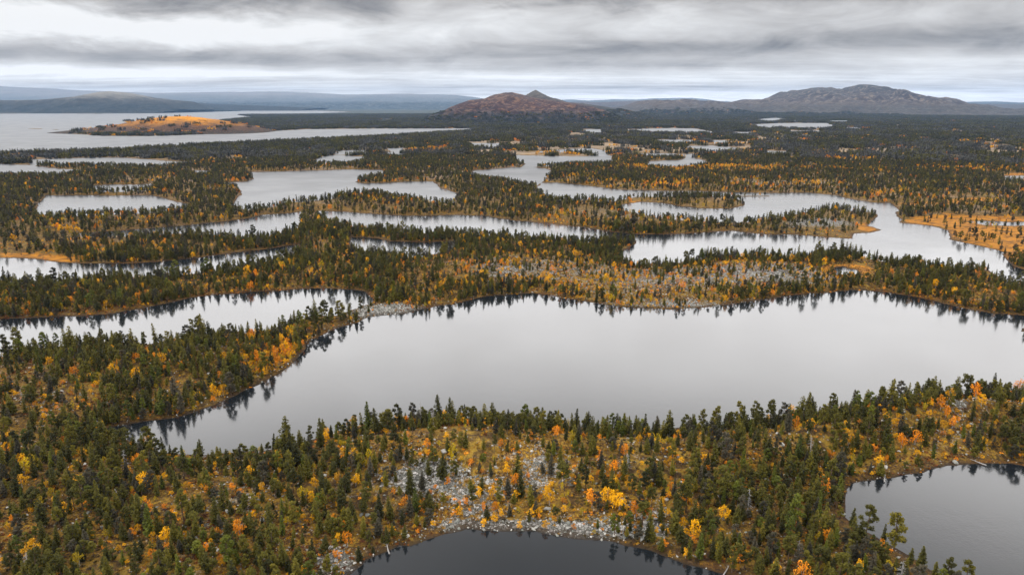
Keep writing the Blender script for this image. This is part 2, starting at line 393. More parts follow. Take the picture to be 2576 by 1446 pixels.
def hill_z(h, x, y):
    R = h['R']
    dy = y - R
    s = np.where(dy < 0, -dy / h['front'], dy / h['back'])
    k = h['front']
    warp = (fbm(x / (k * .8) + 3, y / (k * .8), 3, 21) - .5) * k * .30 * np.clip(np.abs(s) * 1.6 - .12, 0, 1)
    zp = np.interp(x + warp, h['x'], h['z'], left=-30, right=-30)
    f = np.clip(1 - np.clip(s, 0, 1.0) ** h['pw'], 0, 1)
    f = f * f * (3 - 2 * f) * .55 + f * .45
    rid = (1 - np.abs(2 * fbm(x / (k * .36) + .5 * fbm(x / k, y / k, 2, 8), y / (k * .55), 6, 31, .55) - 1)) - .75
    z = (zp + 12) * f - 12 + rid * h['rough'] * 3.0 * np.clip(np.abs(s) * 3, 0.24, 1) * sstep(-5, 60, zp * f) + \
        (fbm(x / (k * .12), y / (k * .12), 4, 44) - .5) * h['rough'] * 1.5 * sstep(0, 40, zp * f) * np.clip(np.abs(s) * 4, 0.35, 1)
    return np.where((s > 1) | (x < h['x'][0]) | (x > h['x'][-1]), -30, z)


# ------------------------------------------------------------------ ground cover zones, blobs in picture coordinates of the ground
def blobs(u, v, lst):
    t = np.zeros(np.shape(u))
    for (bu, bv, su, sv, a) in lst:
        t = t + a * np.exp(-(((u - bu) / su) ** 2 + ((v - bv) / sv) ** 2))
    return t


ROCK = [(1640,720,240,30,.0),(1230,1325,170,22,1.2),(1400,1335,180,20,1.2),(1520,1345,120,22,1.0),(1060,1235,90,35,.75),(1180,1275,80,35,.7),(1300,1240,150,55,.7),(1400,1205,100,40,.5),(1560,1290,120,40,.6),(850,1420,70,45,1.1),(640,1330,260,120,.5),(1000,1230,100,60,.5),(1750,1250,150,60,.25),(2300,1100,160,40,.3),(1650,1330,60,40,.6),(1300,1150,300,40,.30),(1120,1215,60,26,.8),
        (990,778,100,16,1.4),(930,792,70,14,1.2),(1400,690,300,35,.45),(1650,725,280,38,.85),(1700,768,200,9,.9),(1900,690,200,40,.8),(2050,700,120,26,.7),(1500,660,200,25,.5),
        (1250,700,120,30,.6),(2480,1060,120,40,.7),(2380,1050,60,30,.5),(2250,1130,200,40,.3),(2540,780,60,25,.4),(1480,540,220,18,.6),(1620,560,160,14,.5),(2080,565,100,14,.9),(2020,570,120,16,.6),
        (300,740,180,20,.4),(1900,465,260,14,.6),(2100,470,200,16,.4),(2450,520,120,25,.6),(1100,660,160,20,.4),(600,1280,120,60,.3),(1700,1400,120,20,.5),(2150,1380,80,40,.35),(420,870,60,15,.4),(1630,330,100,4,.3)]
BIRCH = [(1650,735,300,45,.50),(1400,740,160,30,.30),(1150,735,130,35,.28),(680,895,75,42,1.0),(620,935,70,40,.6),(560,985,60,22,.4),(420,1020,80,25,.25),(1350,1225,260,70,.26),(1560,1285,130,40,.45),(1200,1300,200,40,.14),
         (2450,1065,110,45,.42),(2250,1100,120,40,.22),(2540,780,70,20,.3),(1480,555,240,18,.4),(1620,470,120,10,.6),(1850,430,260,6,1.0),(1750,425,160,6,.8),(1950,470,200,12,.3),(2180,570,200,14,.3),(1440,405,60,6,.9),
         (620,488,60,12,.25),(1080,380,60,5,.8),(300,565,300,22,.16),(150,600,150,22,.14),(850,720,200,30,.12),(2300,500,160,12,.3),(2450,430,120,6,.5),(1000,1080,160,30,.2),(2510,520,100,20,.3),
         (1050,500,200,16,.12),(900,515,120,14,.18),(1620,395,60,5,.5),(2050,700,180,30,.2),(1060,545,100,10,.1),(800,1100,120,30,.1)]
MARSH = [(2540,690,60,10,.7),(2330,515,120,5,.7),(2560,560,90,10,.9),(2250,690,60,8,.4),(2480,585,150,16,1.1),(2360,560,90,9,1.3),(2560,640,70,14,1.2),(2500,610,90,18,1.0),(2130,680,60,14,1.4),(2185,572,30,12,1.2),(60,644,110,8,.8),(2450,507,70,5,1.2),(160,655,60,8,.9),(2170,700,30,6,.9),
         (2430,552,120,7,1.0),(2555,440,30,4,1.0),(1400,471,40,3,.8),(1600,509,50,4,.6)]
GOLD = [(1350,1200,420,110,.75),(2250,1120,400,70,.55),(680,900,90,60,.5),(520,1010,130,30,.4),(1650,720,450,50,.5),(600,1380,300,80,.35),(1700,1330,200,80,.35),(1900,480,600,60,.3)]
BARE = [(965,782,90,13,1.6),(1230,1334,200,14,1.0),(1420,1342,140,12,.9),(1500,1100,30,10,.9),(2040,588,70,10,.6),(2112,595,60,6,1.2),(440,1055,140,20,.5),(850,1420,60,25,.4),(1650,770,180,10,.6),(1260,1250,150,50,.35),(1650,730,220,30,.30),(2450,1070,90,35,.3)]
FARYEL = [(2140,297,140,5,1.6),(1000,329,300,2,.5),(1150,283,120,4,.5)]

ELL = [(1500,1100,800,70,12),(2400,1055,300,60,10.5),(300,1210,500,80,4.0),(500,930,260,40,3.5),(1500,690,500,30,3.0),(1000,570,300,14,2.0)]


def fields(x, y, d=None):
    x = np.asarray(x, float).ravel(); y = np.asarray(y, float).ravel()
    if d is None: d = shore(x, y)
    r = np.hypot(x, y)
    u, v = uv_of(x, y)
    u = np.where(y > 20, u, 9999)
    rock = blobs(u, v, ROCK); birch = blobs(u, v, BIRCH); marsh = blobs(u, v, MARSH)
    hill = 2.4 + 5.5 * (fbm(x / 110, y / 110, 4, 2) - .35) + blobs(u, v, ELL)
    hill = np.where(r > 1500, .6 + 2.5 * (fbm(x / 700, y / 700, 3, 3) - .3), hill)
    hill = np.maximum(hill, .4) * (1 - .85 * np.clip(marsh, 0, 1))
    z = np.where(d < 0, np.maximum(d * .35, -3.0), np.minimum(d, 4) * .12 + hill * sstep(2, 45, d) * np.where(d > 2, 1, 0))
    z = z + np.where(d > 1, (fbm(x / 4, y / 4, 3, 70) - .5) * .5, 0) * (r < 900)
    for h in HILLS[:2]:
        if h['name'] == 'island_hill': continue
    return dict(d=d, rock=rock, birch=birch, marsh=marsh, z=z, u=u, v=v, r=r)


# ------------------------------------------------------------------ materials
def new_mat(name):
    m = bpy.data.materials.new(name); m.use_nodes = True
    t = NT(m.node_tree); t.n.clear()
    out = t.node('ShaderNodeOutputMaterial')
    b = t.node('ShaderNodeBsdfPrincipled')
    b.inputs['Roughness'].default_value = .85
    b.inputs['Specular IOR Level'].default_value = .15
    t.l.new(b.outputs[0], out.inputs[0])
    return m, t, b


def pos(t):
    return t.node('ShaderNodeNewGeometry').outputs['Position']


def attr(t, name):
    a = t.node('ShaderNodeAttribute'); a.attribute_name = name
    return a.outputs['Fac']


def crown_mat(name, cols, var=.5):
    m, t, b = new_mat(name)
    oi = t.node('ShaderNodeObjectInfo')
    f = t.math('FRACT', t.math('ADD', oi.outputs['Random'], attr(t, 'tint')))
    n = t.noise(pos(t), .9, 3, .6)
    f2 = t.math('ADD', t.math('MULTIPLY', f, 1 - var * .5), t.math('MULTIPLY', t.math('SUBTRACT', n, .5), var * 1.3), clamp=True)
    c = t.ramp(f2, cols)
    t.l.new(c, b.inputs['Base Color'])
    b.inputs['Roughness'].default_value = .8
    return m


M = {}
M['dark'] = crown_mat('needles_dark_green', [(0, (.027, .027, .008)), (.5, (.062, .058, .010)), (1, (.135, .115, .013))])
M['olive'] = crown_mat('needles_olive_green', [(0, (.055, .052, .011)), (.5, (.110, .096, .012)), (1, (.19, .150, .016))])
M['bright'] = crown_mat('needles_bright_green', [(0, (.055, .065, .010)), (.5, (.095, .105, .011)), (1, (.16, .155, .016))])
M['grey'] = crown_mat('needles_grey_green', [(0, (.042, .038, .024)), (.5, (.064, .056, .034)), (1, (.11, .092, .062))])
M['pale'] = crown_mat('needles_lichen_grey', [(0, (.05, .052, .045)), (.5, (.10, .095, .08)), (1, (.19, .17, .15))])
M['gold'] = crown_mat('leaves_golden', [(0, (.36, .17, .006)), (.5, (.80, .40, .006)), (1, (.88, .46, .010))])
M['orange'] = crown_mat('leaves_orange', [(0, (.40, .14, .006)), (.5, (.78, .26, .008)), (1, (.90, .37, .03))])
M['lime'] = crown_mat('leaves_yellow_green', [(0, (.26, .18, .006)), (.5, (.42, .29, .006)), (1, (.60, .40, .008))])
M['rust'] = crown_mat('heath_rust', [(0, (.07, .022, .008)), (.35, (.14, .045, .010)), (.7, (.22, .085, .012)), (1, (.34, .16, .015))], .8)
M['ochre'] = crown_mat('heath_ochre', [(0, (.14, .065, .008)), (.4, (.30, .15, .010)), (.75, (.50, .25, .010)), (1, (.70, .38, .02))], .8)
M['heath'] = crown_mat('heath_brown', [(0, (.035, .025, .012)), (.4, (.075, .050, .016)), (.75, (.15, .10, .018)), (1, (.24, .17, .03))], .8)


def bark(name, c0, c1, sc_=6):
    m, t, b = new_mat(name)
    n = t.noise(pos(t), sc_, 4, .6)
    t.l.new(t.ramp(n, [(.3, c0), (.7, c1)]), b.inputs['Base Color'])
    return m


M['bark'] = bark('pine_bark', (.05, .035, .025), (.16, .105, .07))
M['birchbark'] = bark('birch_bark', (.10, .09, .08), (.55, .53, .50))
M['deadwood'] = bark('dead_wood', (.20, .185, .175), (.46, .44, .42), 4)
m, t, b = new_mat('stone'); oi = t.node('ShaderNodeObjectInfo')
n1 = t.noise(pos(t), 1.2, 6, .65); f = t.math('ADD', t.math('MULTIPLY', oi.outputs['Random'], .6), t.math('MULTIPLY', n1, .5))
t.l.new(t.ramp(f, [(.15, (.12, .125, .11)), (.4, (.21, .215, .19)), (.65, (.34, .33, .30)), (.95, (.52, .50, .46))]), b.inputs['Base Color'])
M['stone'] = m

# ground
m, t, b = new_mat('forest_floor')
p = pos(t)
n_big = t.noise(p, .035, 5, .6, .3); n_mid = t.noise(p, .22, 5, .65, .4); n_fine = t.noise(p, 1.3, 5, .7)
base = t.ramp(n_mid, [(.28, (.018, .013, .009)), (.42, (.045, .028, .014)), (.50, (.13, .080, .020)), (.58, (.32, .205, .026)), (.66, (.20, .075, .014)), (.75, (.030, .022, .012))])
red = t.ramp(n_fine, [(.32, (.022, .012, .008)), (.45, (.09, .040, .012)), (.54, (.26, .135, .016)), (.66, (.54, .32, .025))])
col = t.mix(t.maprange(n_big, .35, .65, .15, .75, True), base, red)
spk = t.math('MULTIPLY', t.maprange(t.noise(p, 2.2, 3, .6), .64, .70, 0, 1, True), t.maprange(t.noise(p, .10, 4, .6), .45, .6, .1, 1, True))
col = t.mix(spk, col, (.42, .40, .37, 1))
gd = attr(t, 'gold')
dim = t.mix(t.math('SUBTRACT', 1.0, gd), (1, 1, 1, 1), (.55, .54, .55, 1))
col = t.mix(1.0, col, dim, 'MULTIPLY')
lich = t.maprange(t.noise(p, .16, 6, .7, .5), .58, .68, 0, 1, True)
col = t.mix(t.math('MULTIPLY', lich, t.maprange(n_fine, .45, .6, 0, .8)), col, (.40, .33, .27, 1))
# stone fields
vor = t.node('ShaderNodeTexVoronoi', feature='F1'); t.l.new(p, vor.inputs['Vector']); vor.inputs['Scale'].default_value = 1.05
vedge = t.node('ShaderNodeTexVoronoi', feature='DISTANCE_TO_EDGE'); t.l.new(p, vedge.inputs['Vector']); vedge.inputs['Scale'].default_value = 1.05
stone = t.ramp(t.node('ShaderNodeSeparateXYZ').outputs[0], [(0, (.2, .2, .2)), (1, (.4, .4, .4))])
sv = t.node('ShaderNodeSeparateColor'); t.l.new(vor.outputs['Color'], sv.inputs[0])
stone = t.ramp(sv.outputs[0], [(.0, (.07, .07, .06)), (.4, (.17, .17, .15)), (.75, (.30, .29, .265)), (1, (.46, .44, .42))])
stone = t.mix(t.maprange(vedge.outputs['Distance'], .0, .12, 0, 1, True), (.05, .042, .034, 1), stone)
rk = attr(t, 'rock')
far_pale = t.ramp(t.noise(p, .05, 6, .7), [(.3, (.14, .13, .115)), (.7, (.36, .33, .30))])
rmask = t.maprange(t.math('ADD', rk, t.math('MULTIPLY', t.math('SUBTRACT', t.noise(p, .26, 8, .80, .8), .5), 4.2)), .80, .92, 0, 1, True)
col = t.mix(rmask, col, stone)
pale_m = t.math('MULTIPLY', attr(t, 'midw'), t.maprange(t.noise(p, .02, 7, .72, .5), .50, .60, 0, .55, True))
col = t.mix(pale_m, col, t.ramp(n_mid, [(.3, (.10, .06, .04)), (.5, (.26, .20, .16)), (.7, (.42, .27, .15))]))
col = t.mix(t.math('MULTIPLY', attr(t, 'clear'), .8), col, t.ramp(t.noise(p, .011, 7, .75, .4), [(.38, (.06, .045, .028)), (.48, (.17, .115, .06)), (.56, (.28, .22, .16)), (.66, (.44, .24, .05))]))
# grassy marsh
mar = t.ramp(t.noise(p, .11, 7, .75, .5), [(.36, (.06, .032, .012)), (.45, (.20, .085, .010)), (.54, (.38, .15, .008)), (.72, (.46, .21, .015))])
mm = t.maprange(t.math('ADD', attr(t, 'marsh'), t.math('MULTIPLY', t.math('SUBTRACT', t.noise(p, .06, 6, .7, .6), .5), 1.7)), .42, .6, 0, 1, True)
col = t.mix(mm, col, mar)
# sedge along the shore
sh = t.math('ADD', attr(t, 'dist'), t.math('MULTIPLY', t.math('SUBTRACT', t.noise(p, .12, 4, .6), .5), 9))
sm = t.math('MULTIPLY', t.maprange(sh, .5, 4.0, 1, 0, True), t.maprange(rk, .5, .9, 1, .15))
sm = t.math('MULTIPLY', sm, t.maprange(t.noise(p, .018, 4, .6), .42, .58, .15, 1, True))
col = t.mix(t.maprange(sh, .5, 6.0, .75, 0, True), col, (.028, .018, .011, 1))
col = t.mix(t.math('MULTIPLY', sm, .85), col, t.ramp(n_fine, [(.3, (.035, .016, .008)), (.5, (.13, .055, .010)), (.7, (.36, .18, .016))]))
# wet edge
col = t.mix(t.maprange(attr(t, 'height'), .0, .22, .85, 0), col, (.02, .016, .012, 1))
# far yellow birch woods, with sunlit strips painted into the ground colour
fy = t.maprange(t.math('ADD', attr(t, 'faryel'), t.math('MULTIPLY', t.math('SUBTRACT', t.noise(p, .004, 5, .7), .5), 1.2)), .35, .8, 0, 1, True)
col = t.mix(fy, col, (.62, .42, .10, 1))
# woods seen from far away
ff = attr(t, 'farw')
fcol = t.ramp(t.noise(p, .006, 8, .75), [(.3, (.016, .026, .022)), (.5, (.035, .045, .034)), (.62, (.075, .07, .05)), (.75, (.22, .16, .09))])
col = t.mix(ff, col, fcol)
t.l.new(col, b.inputs['Base Color'])
bp = t.node('ShaderNodeBump'); bp.inputs['Strength'].default_value = .5; bp.inputs['Distance'].default_value = .5
t.l.new(t.math('ADD', n_fine, t.math('MULTIPLY', t.math('MULTIPLY', vedge.outputs['Distance'], rmask), 1.5)), bp.inputs['Height'])
t.l.new(bp.outputs[0], b.inputs['Normal'])
M['ground'] = m

# water
m, t, b = new_mat('lake_water')
p = pos(t)
b.inputs['Base Color'].default_value = (.010, .012, .014, 1)
b.inputs['IOR'].default_value = 1.62
b.inputs['Specular IOR Level'].default_value = .5
wn = t.noise(p, .012, 3, .6)
sxy = t.node('ShaderNodeSeparateXYZ'); t.l.new(p, sxy.inputs[0])
wind = t.maprange(sxy.outputs[1], 420, 1300, 0, .34)      # the wide lakes further out are ruffled by the wind
t.l.new(t.math('ADD', t.maprange(wn, .35, .65, .05, .12), wind), b.inputs['Roughness'])
mpw = t.node('ShaderNodeMapping'); t.l.new(p, mpw.inputs['Vector']); mpw.inputs['Scale'].default_value = (1, .7, 1)
w1 = t.noise(mpw.outputs[0], 1.6, 3, .5); w2 = t.noise(mpw.outputs[0], .25, 3, .5)
bp = t.node('ShaderNodeBump'); bp.inputs['Strength'].default_value = .35; bp.inputs['Distance'].default_value = .03
mps = t.node('ShaderNodeMapping'); t.l.new(p, mps.inputs['Vector']); mps.inputs['Scale'].default_value = (.35, 1, 1); mps.inputs['Rotation'].default_value = (0, 0, .35)
gust = t.maprange(t.noise(mps.outputs[0], .022, 5, .6, .8), .42, .62, .12, .5, True)
t.l.new(gust, bp.inputs['Strength'])
t.l.new(t.math('ADD', w1, w2), bp.inputs['Height']); t.l.new(bp.outputs[0], b.inputs['Normal'])
M['water'] = m


def hill_mat(name, low, mid, high, accent, zlo, zhi, sc_, accw=.5, trees=(.016, .028, .024)):
    m, t, b = new_mat(name)
    p = pos(t)
    sx = t.node('ShaderNodeSeparateXYZ'); t.l.new(p, sx.inputs[0])
    n = t.noise(p, sc_, 7, .65, .4); n2 = t.noise(p, sc_ * 4, 6, .7, .6); n3 = t.noise(p, sc_ * 14, 5, .75)
    hgt = t.math('ADD', t.maprange(sx.outputs[2], zlo, zhi, 0, 1), t.math('MULTIPLY', t.math('SUBTRACT', n, .5), 1.1))
    c = t.ramp(hgt, [(.05, low), (.45, mid), (.9, high)])
    c = t.mix(t.math('MULTIPLY', t.maprange(n2, .48, .62, 0, 1, True), accw), c, accent)
    c = t.mix(t.math('MULTIPLY', t.maprange(n3, .35, .7, 0, 1), .55), c, t.mix(.5, c, trees + (1,)) if False else c)
    # wooded foot of the hill, thinning upwards
    wd = t.math('ADD', t.maprange(sx.outputs[2], zlo, zlo + (zhi - zlo) * .5, 1, 0), t.math('MULTIPLY', t.math('SUBTRACT', n2, .5), 1.3))
    wmask = t.math('MULTIPLY', t.maprange(wd, .45, .75, 0, 1, True), t.maprange(n3, .30, .62, 1, .25))
    c = t.mix(wmask, c, trees + (1,))
    c = t.mix(t.maprange(n3, .55, .72, 0, .5, True), c, high)
    t.l.new(c, b.inputs['Base Color'])
    bp = t.node('ShaderNodeBump'); bp.inputs['Strength'].default_value = .7; bp.inputs['Distance'].default_value = 1.2 / sc_ * .06
    t.l.new(t.math('ADD', n2, n3), bp.inputs['Height']); t.l.new(bp.outputs[0], b.inputs['Normal'])
    return m


HM = {
 'autumn': hill_mat('autumn_hill', (.045, .024, .014, 1), (.085, .040, .018, 1), (.62, .25, .010, 1), (.10, .05, .018, 1), 0, 62, .0075, .60, (.020, .021, .014)),
 'grey': hill_mat('rocky_hill', (.010, .011, .009, 1), (.03, .028, .022, 1), (.22, .20, .165, 1), (.10, .09, .065, 1), 75, 290, .0040, .45, (.008,.014,.014)),
 'red': hill_mat('red_heath_hill', (.012, .010, .009, 1), (.040, .015, .014, 1), (.050, .030, .026, 1), (.21, .115, .065, 1), 25, 210, .0055, .75, (.008,.014,.014)),
 'redgrey': hill_mat('red_grey_hill', (.03, .02, .016, 1), (.05, .036, .028, 1), (.06, .052, .040, 1), (.14, .11, .08, 1), 60, 260, .005, .7),
 'blue': hill_mat('grey_fell', (.085, .060, .042, 1), (.034, .023, .023, 1), (.040, .038, .036, 1), (.24, .20, .155, 1), 30, 420, .0046, .65, (.022, .026, .026)),
 'far': hill_mat('far_fell', (.08, .10, .12, 1), (.13, .15, .165, 1), (.22, .22, .23, 1), (.18, .19, .20, 1), 100, 400, .0006, .5),  # distance haze put into these fells as a pale bluish base colour
}


# ------------------------------------------------------------------ mesh helpers
def grid_mesh(name, xs, ys, zs, nr, nc, mat, attrs=None, wrap=False):
    me = bpy.data.meshes.new(name)
    nv = nr * nc
    co = np.empty((nv, 3), np.float32); co[:, 0] = xs; co[:, 1] = ys; co[:, 2] = zs
    i = np.arange(nr - 1)[:, None] * nc; j = np.arange(nc - 1)[None, :]
    a = (i + j).ravel()
    q = np.stack([a, a + 1, a + 1 + nc, a + nc], 1).astype(np.int32)
    if wrap:
        a = (np.arange(nr - 1) * nc)
        q = np.vstack([q, np.stack([a + nc - 1, a, a + nc, a + 2 * nc - 1], 1).astype(np.int32)])
    me.vertices.add(nv); me.vertices.foreach_set('co', co.ravel())
    me.loops.add(q.size); me.loops.foreach_set('vertex_index', q.ravel())
    me.polygons.add(len(q)); me.polygons.foreach_set('loop_start', np.arange(0, q.size, 4, dtype=np.int32))
    me.polygons.foreach_set('use_smooth', np.ones(len(q), bool))
    me.update(calc_edges=True)
    for k, v in (attrs or {}).items():
        at = me.attributes.new(k, 'FLOAT', 'POINT'); at.data.foreach_set('value', np.asarray(v, np.float32))
    me.materials.append(mat)
    o = bpy.data.objects.new(name, me); scene.collection.objects.link(o)
    return o


def tag(o, label=None, cat=None, group=None, kind=None):
    if label: o['label'] = label
    if cat: o['category'] = cat
    if group: o['group'] = group
    if kind: o['kind'] = kind
    return o


# ------------------------------------------------------------------ ground sheet
vs = np.concatenate([np.arange(1600, 330, -1.3), np.arange(330, 268, -.5)])
rad = []
for v in vs: rad.append(gw(1288, v)[1])
rad = np.array([20, 45, 70, 90, 105] + [r for r in rad if 112 < r < 21000] + [23000, 26000])
az = np.concatenate([np.arange(-180, -43, 3.0), np.arange(-43, 43.01, .085), np.arange(46, 180, 3.0)])
RR, AA = np.meshgrid(rad, np.radians(az), indexing='ij')
# rings are cut straight across the view so that rows follow y
gx = (RR * np.sin(AA)).ravel(); gy = (RR * np.cos(AA)).ravel()
fl = fields(gx, gy)
fv = fl['v']; uu = fl['u']
farw = sstep(4800, 8000, fl['r']) * (fl['d'] > 0)
fy_ = blobs(fl['u'], fl['v'], FARYEL) * (fl['r'] > 2500) * (fl['d'] > 0)
zg = fl['z'].copy()
zg = np.where(fl['r'] > 9000, np.where(fl['d'] > 0, 3 + 14 * fbm(gx / 1500, gy / 1500, 3, 77) * sstep(9000, 14000, fl['r']), zg), zg)
ground = grid_mesh('ground', gx, gy, zg, len(rad), len(az), M['ground'],
                   dict(rock=fl['rock'], marsh=fl['marsh'], dist=fl['d'], height=zg, farw=farw, faryel=fy_, midw=sstep(650, 1300, fl['r']) * (1 - farw), clear=(1 - sstep(.38, .52, fbm(gx / 130, gy / 170, 5, 90, .6))) * sstep(1650, 1800, fl['r']) * (fl['d'] > 0), gold=np.clip(.30 + blobs(fl['u'], fl['v'], GOLD), 0, 1)), wrap=True)
tag(ground, kind='structure')

# water: one level sheet for every lake
n = 96
ang = np.linspace(0, 2 * math.pi, n, endpoint=False)
wr = np.array([0.5, 60, 200, 600, 2000, 7000, 16000, 26000.])
WR, WA = np.meshgrid(wr, ang, indexing='ij')
water = grid_mesh('water', (WR * np.sin(WA)).ravel(), (WR * np.cos(WA)).ravel(), np.zeros(WR.size), len(wr), n, M['water'], wrap=True)
tag(water, kind='structure')

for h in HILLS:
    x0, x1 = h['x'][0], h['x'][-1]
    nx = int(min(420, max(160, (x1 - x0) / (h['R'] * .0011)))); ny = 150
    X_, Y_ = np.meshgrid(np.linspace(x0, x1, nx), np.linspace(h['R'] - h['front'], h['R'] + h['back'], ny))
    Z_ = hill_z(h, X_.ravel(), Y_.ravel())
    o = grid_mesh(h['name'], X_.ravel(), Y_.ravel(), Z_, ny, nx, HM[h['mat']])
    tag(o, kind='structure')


def ground_z(x, y, z0):
    z = z0.copy()
    for h in HILLS[:6]:
        z = np.maximum(z, hill_z(h, x, y))
    return z


# ------------------------------------------------------------------ tree shapes
class Geo:
    def __init__(self):
        self.v = []; self.f = []; self.t = []; self.n = 0

    def tris(self, P3, tint=0.0):
        """P3: (n,3,3)"""
        n = len(P3)
        self.v.append(P3.reshape(-1, 3)); self.t.append(np.full(n * 3, tint))
        self.f += [(self.n + 3 * i, self.n + 3 * i + 1, self.n + 3 * i + 2) for i in range(n)]
        self.n += n * 3

    def tube(self, pts, rads, seg=5, tint=0.0):
        ring = []
        pts = [np.array(p, float) for p in pts]
        for i, (p_, r_) in enumerate(zip(pts, rads)):
            d = pts[min(i + 1, len(pts) - 1)] - pts[max(i - 1, 0)]
            d /= np.linalg.norm(d) + 1e-9
            a = np.cross(d, (1, 0, 0) if abs(d[0]) < .8 else (0, 1, 0)); a /= np.linalg.norm(a); b_ = np.cross(d, a)
            th = np.linspace(0, 2 * math.pi, seg, endpoint=False)
            ring.append(p_ + r_ * (np.cos(th)[:, None] * a + np.sin(th)[:, None] * b_))
        base = self.n
        self.v.append(np.vstack(ring)); self.t.append(np.full(seg * len(pts), tint))
        for i in range(len(pts) - 1):
            for k in range(seg):
                a = base + i * seg + k; b2 = base + i * seg + (k + 1) % seg
                self.f.append((a, b2, b2 + seg, a + seg))
        self.f.append(tuple(base + (len(pts) - 1) * seg + k for k in range(seg)))
        self.n += seg * len(pts)

    def mesh(self, name, mats, mi=None):
        me = bpy.data.meshes.new(name)
        me.from_pydata(np.vstack(self.v).tolist(), [], self.f)
        at = me.attributes.new('tint', 'FLOAT', 'POINT'); at.data.foreach_set('value', np.concatenate(self.t).astype(np.float32))
        for m_ in mats: me.materials.append(m_)
        if mi is not None: me.polygons.foreach_set('material_index', np.array(mi, np.int32))
        me.update()
        return me


def sprays(g, r, centres, size, flat=.5, tint=0.0, per=2):
    """small ragged leaf sprays round the given centres"""
    n = len(centres)
    for k in range(per):
        a = r.uniform(0, 2 * math.pi, n); tilt = r.normal(0, flat, n); tilt2 = r.normal(0, flat, n)
        e1 = np.stack([np.cos(a), np.sin(a), tilt], 1); e2 = np.stack([-np.sin(a), np.cos(a), tilt2], 1)
        s = (size * r.uniform(.6, 1.35, n))[:, None]
        c = centres + r.normal(0, .22, (n, 3)) * s
        P3 = np.stack([c - e1 * s * .5 - e2 * s * r.uniform(.2, .5, (n, 1)), c + e1 * s * r.uniform(.4, .8, (n, 1)) - e2 * s * .15, c + e2 * s * .6 - e1 * s * r.uniform(-.2, .3, (n, 1))], 1)
        g.tris(P3, tint)


def conifer(seed, H=10.0, rad_=1.75, lod=1.0, crown=None, trunk=None, ox=0, oy=0, tint=0.0, shape=1.0, low=.1):
    r = np.random.default_rng(seed)
    cg = crown or Geo(); tg = trunk or Geo()
    nb = int(H * 2.4 * lod) + 3
    C = []; S = []
    lean = r.normal(0, .015, 2)
    skew = r.uniform(0, 6.28)
    for i in range(nb):
        t = i / (nb - 1)
        z = H * (low + (1 - low) * t ** .96)
        env = rad_ * (1 - t) ** (.66 * shape) * (.50 + .50 * min(1, t / .22)) + .12
        k = max(3, int((7.5 - 4 * t) * (lod ** .5)))
        off = r.uniform(0, 6.28)
        for j in range(k):
            if r.random() < .10: continue
            a = off + 6.28 * j / k + r.normal(0, .25)
            Lb = env * r.uniform(.62, 1.22) * (1 + .18 * math.cos(a - skew))
            m_ = max(2, int(1 + Lb / (.42 / lod ** .6)))
            for q in range(m_):
                s = (q + .75) / m_ * r.uniform(.85, 1.08)
                C.append((ox + lean[0] * z + Lb * s * math.cos(a), oy + lean[1] * z + Lb * s * math.sin(a), z - .22 * Lb * s + .12 * Lb * s * s + r.normal(0, .08)))
                S.append((.40 + .30 * (1 - t)) / lod ** .65)
    C.append((ox + lean[0] * H, oy + lean[1] * H, H)); S.append(.25)
    sprays(cg, r, np.array(C), np.array(S), .45, tint, 2)
    tg.tube([(ox, oy, -.4), (ox + lean[0] * H * .5, oy + lean[1] * H * .5, H * .5), (ox + lean[0] * H, oy + lean[1] * H, H * .98)], [.14 * H / 10 + .03, .09 * H / 10, .015], 5)
    return cg, tg


def round_pine(seed, H=11.0, lod=1.0, crown=None, trunk=None, ox=0, oy=0, tint=0.0, bare=.35, wide=1.0):
    r = np.random.default_rng(seed)
    cg = crown or Geo(); tg = trunk or Geo()
    bend = r.normal(0, .35, 2)
    def ax(t): return np.array([ox + bend[0] * t * t, oy + bend[1] * t * t, H * t])
    tg.tube([ax(0) - (0, 0, .4), ax(.35), ax(.7), ax(.95)], [.19, .15, .10, .03], 6)
    nl = int(r.integers(10, 15))
    for i in range(nl):
        t = bare + (1 - bare) * (i + .6) / nl
        a = i * 2.4 + r.normal(0, .4)
        span = (1.0 - ((t - bare) / (1 - bare) - .42) ** 2 * 2.0) * 1.55 * wide * r.uniform(.55, 1.2)
        span = max(.15, span)
        base = ax(t * .93); tip = base + np.array([math.cos(a) * span, math.sin(a) * span, .35 + .3 * r.random()])
        tg.tube([base, (base + tip) / 2 + (0, 0, .05), tip], [.06, .04, .015], 4)
        rr = r.uniform(.75, 1.15) * (1.05 - .30 * t) * wide ** .5
        nn = int(75 * lod * rr)
        d = r.normal(0, 1, (nn, 3)); d /= np.linalg.norm(d, axis=1)[:, None]
        d *= (r.random(nn) ** .35)[:, None] * rr
        d[:, 2] *= .72
        sprays(cg, r, tip + d, np.full(nn, .40 / lod ** .6), .5, tint, 2)
    return cg, tg


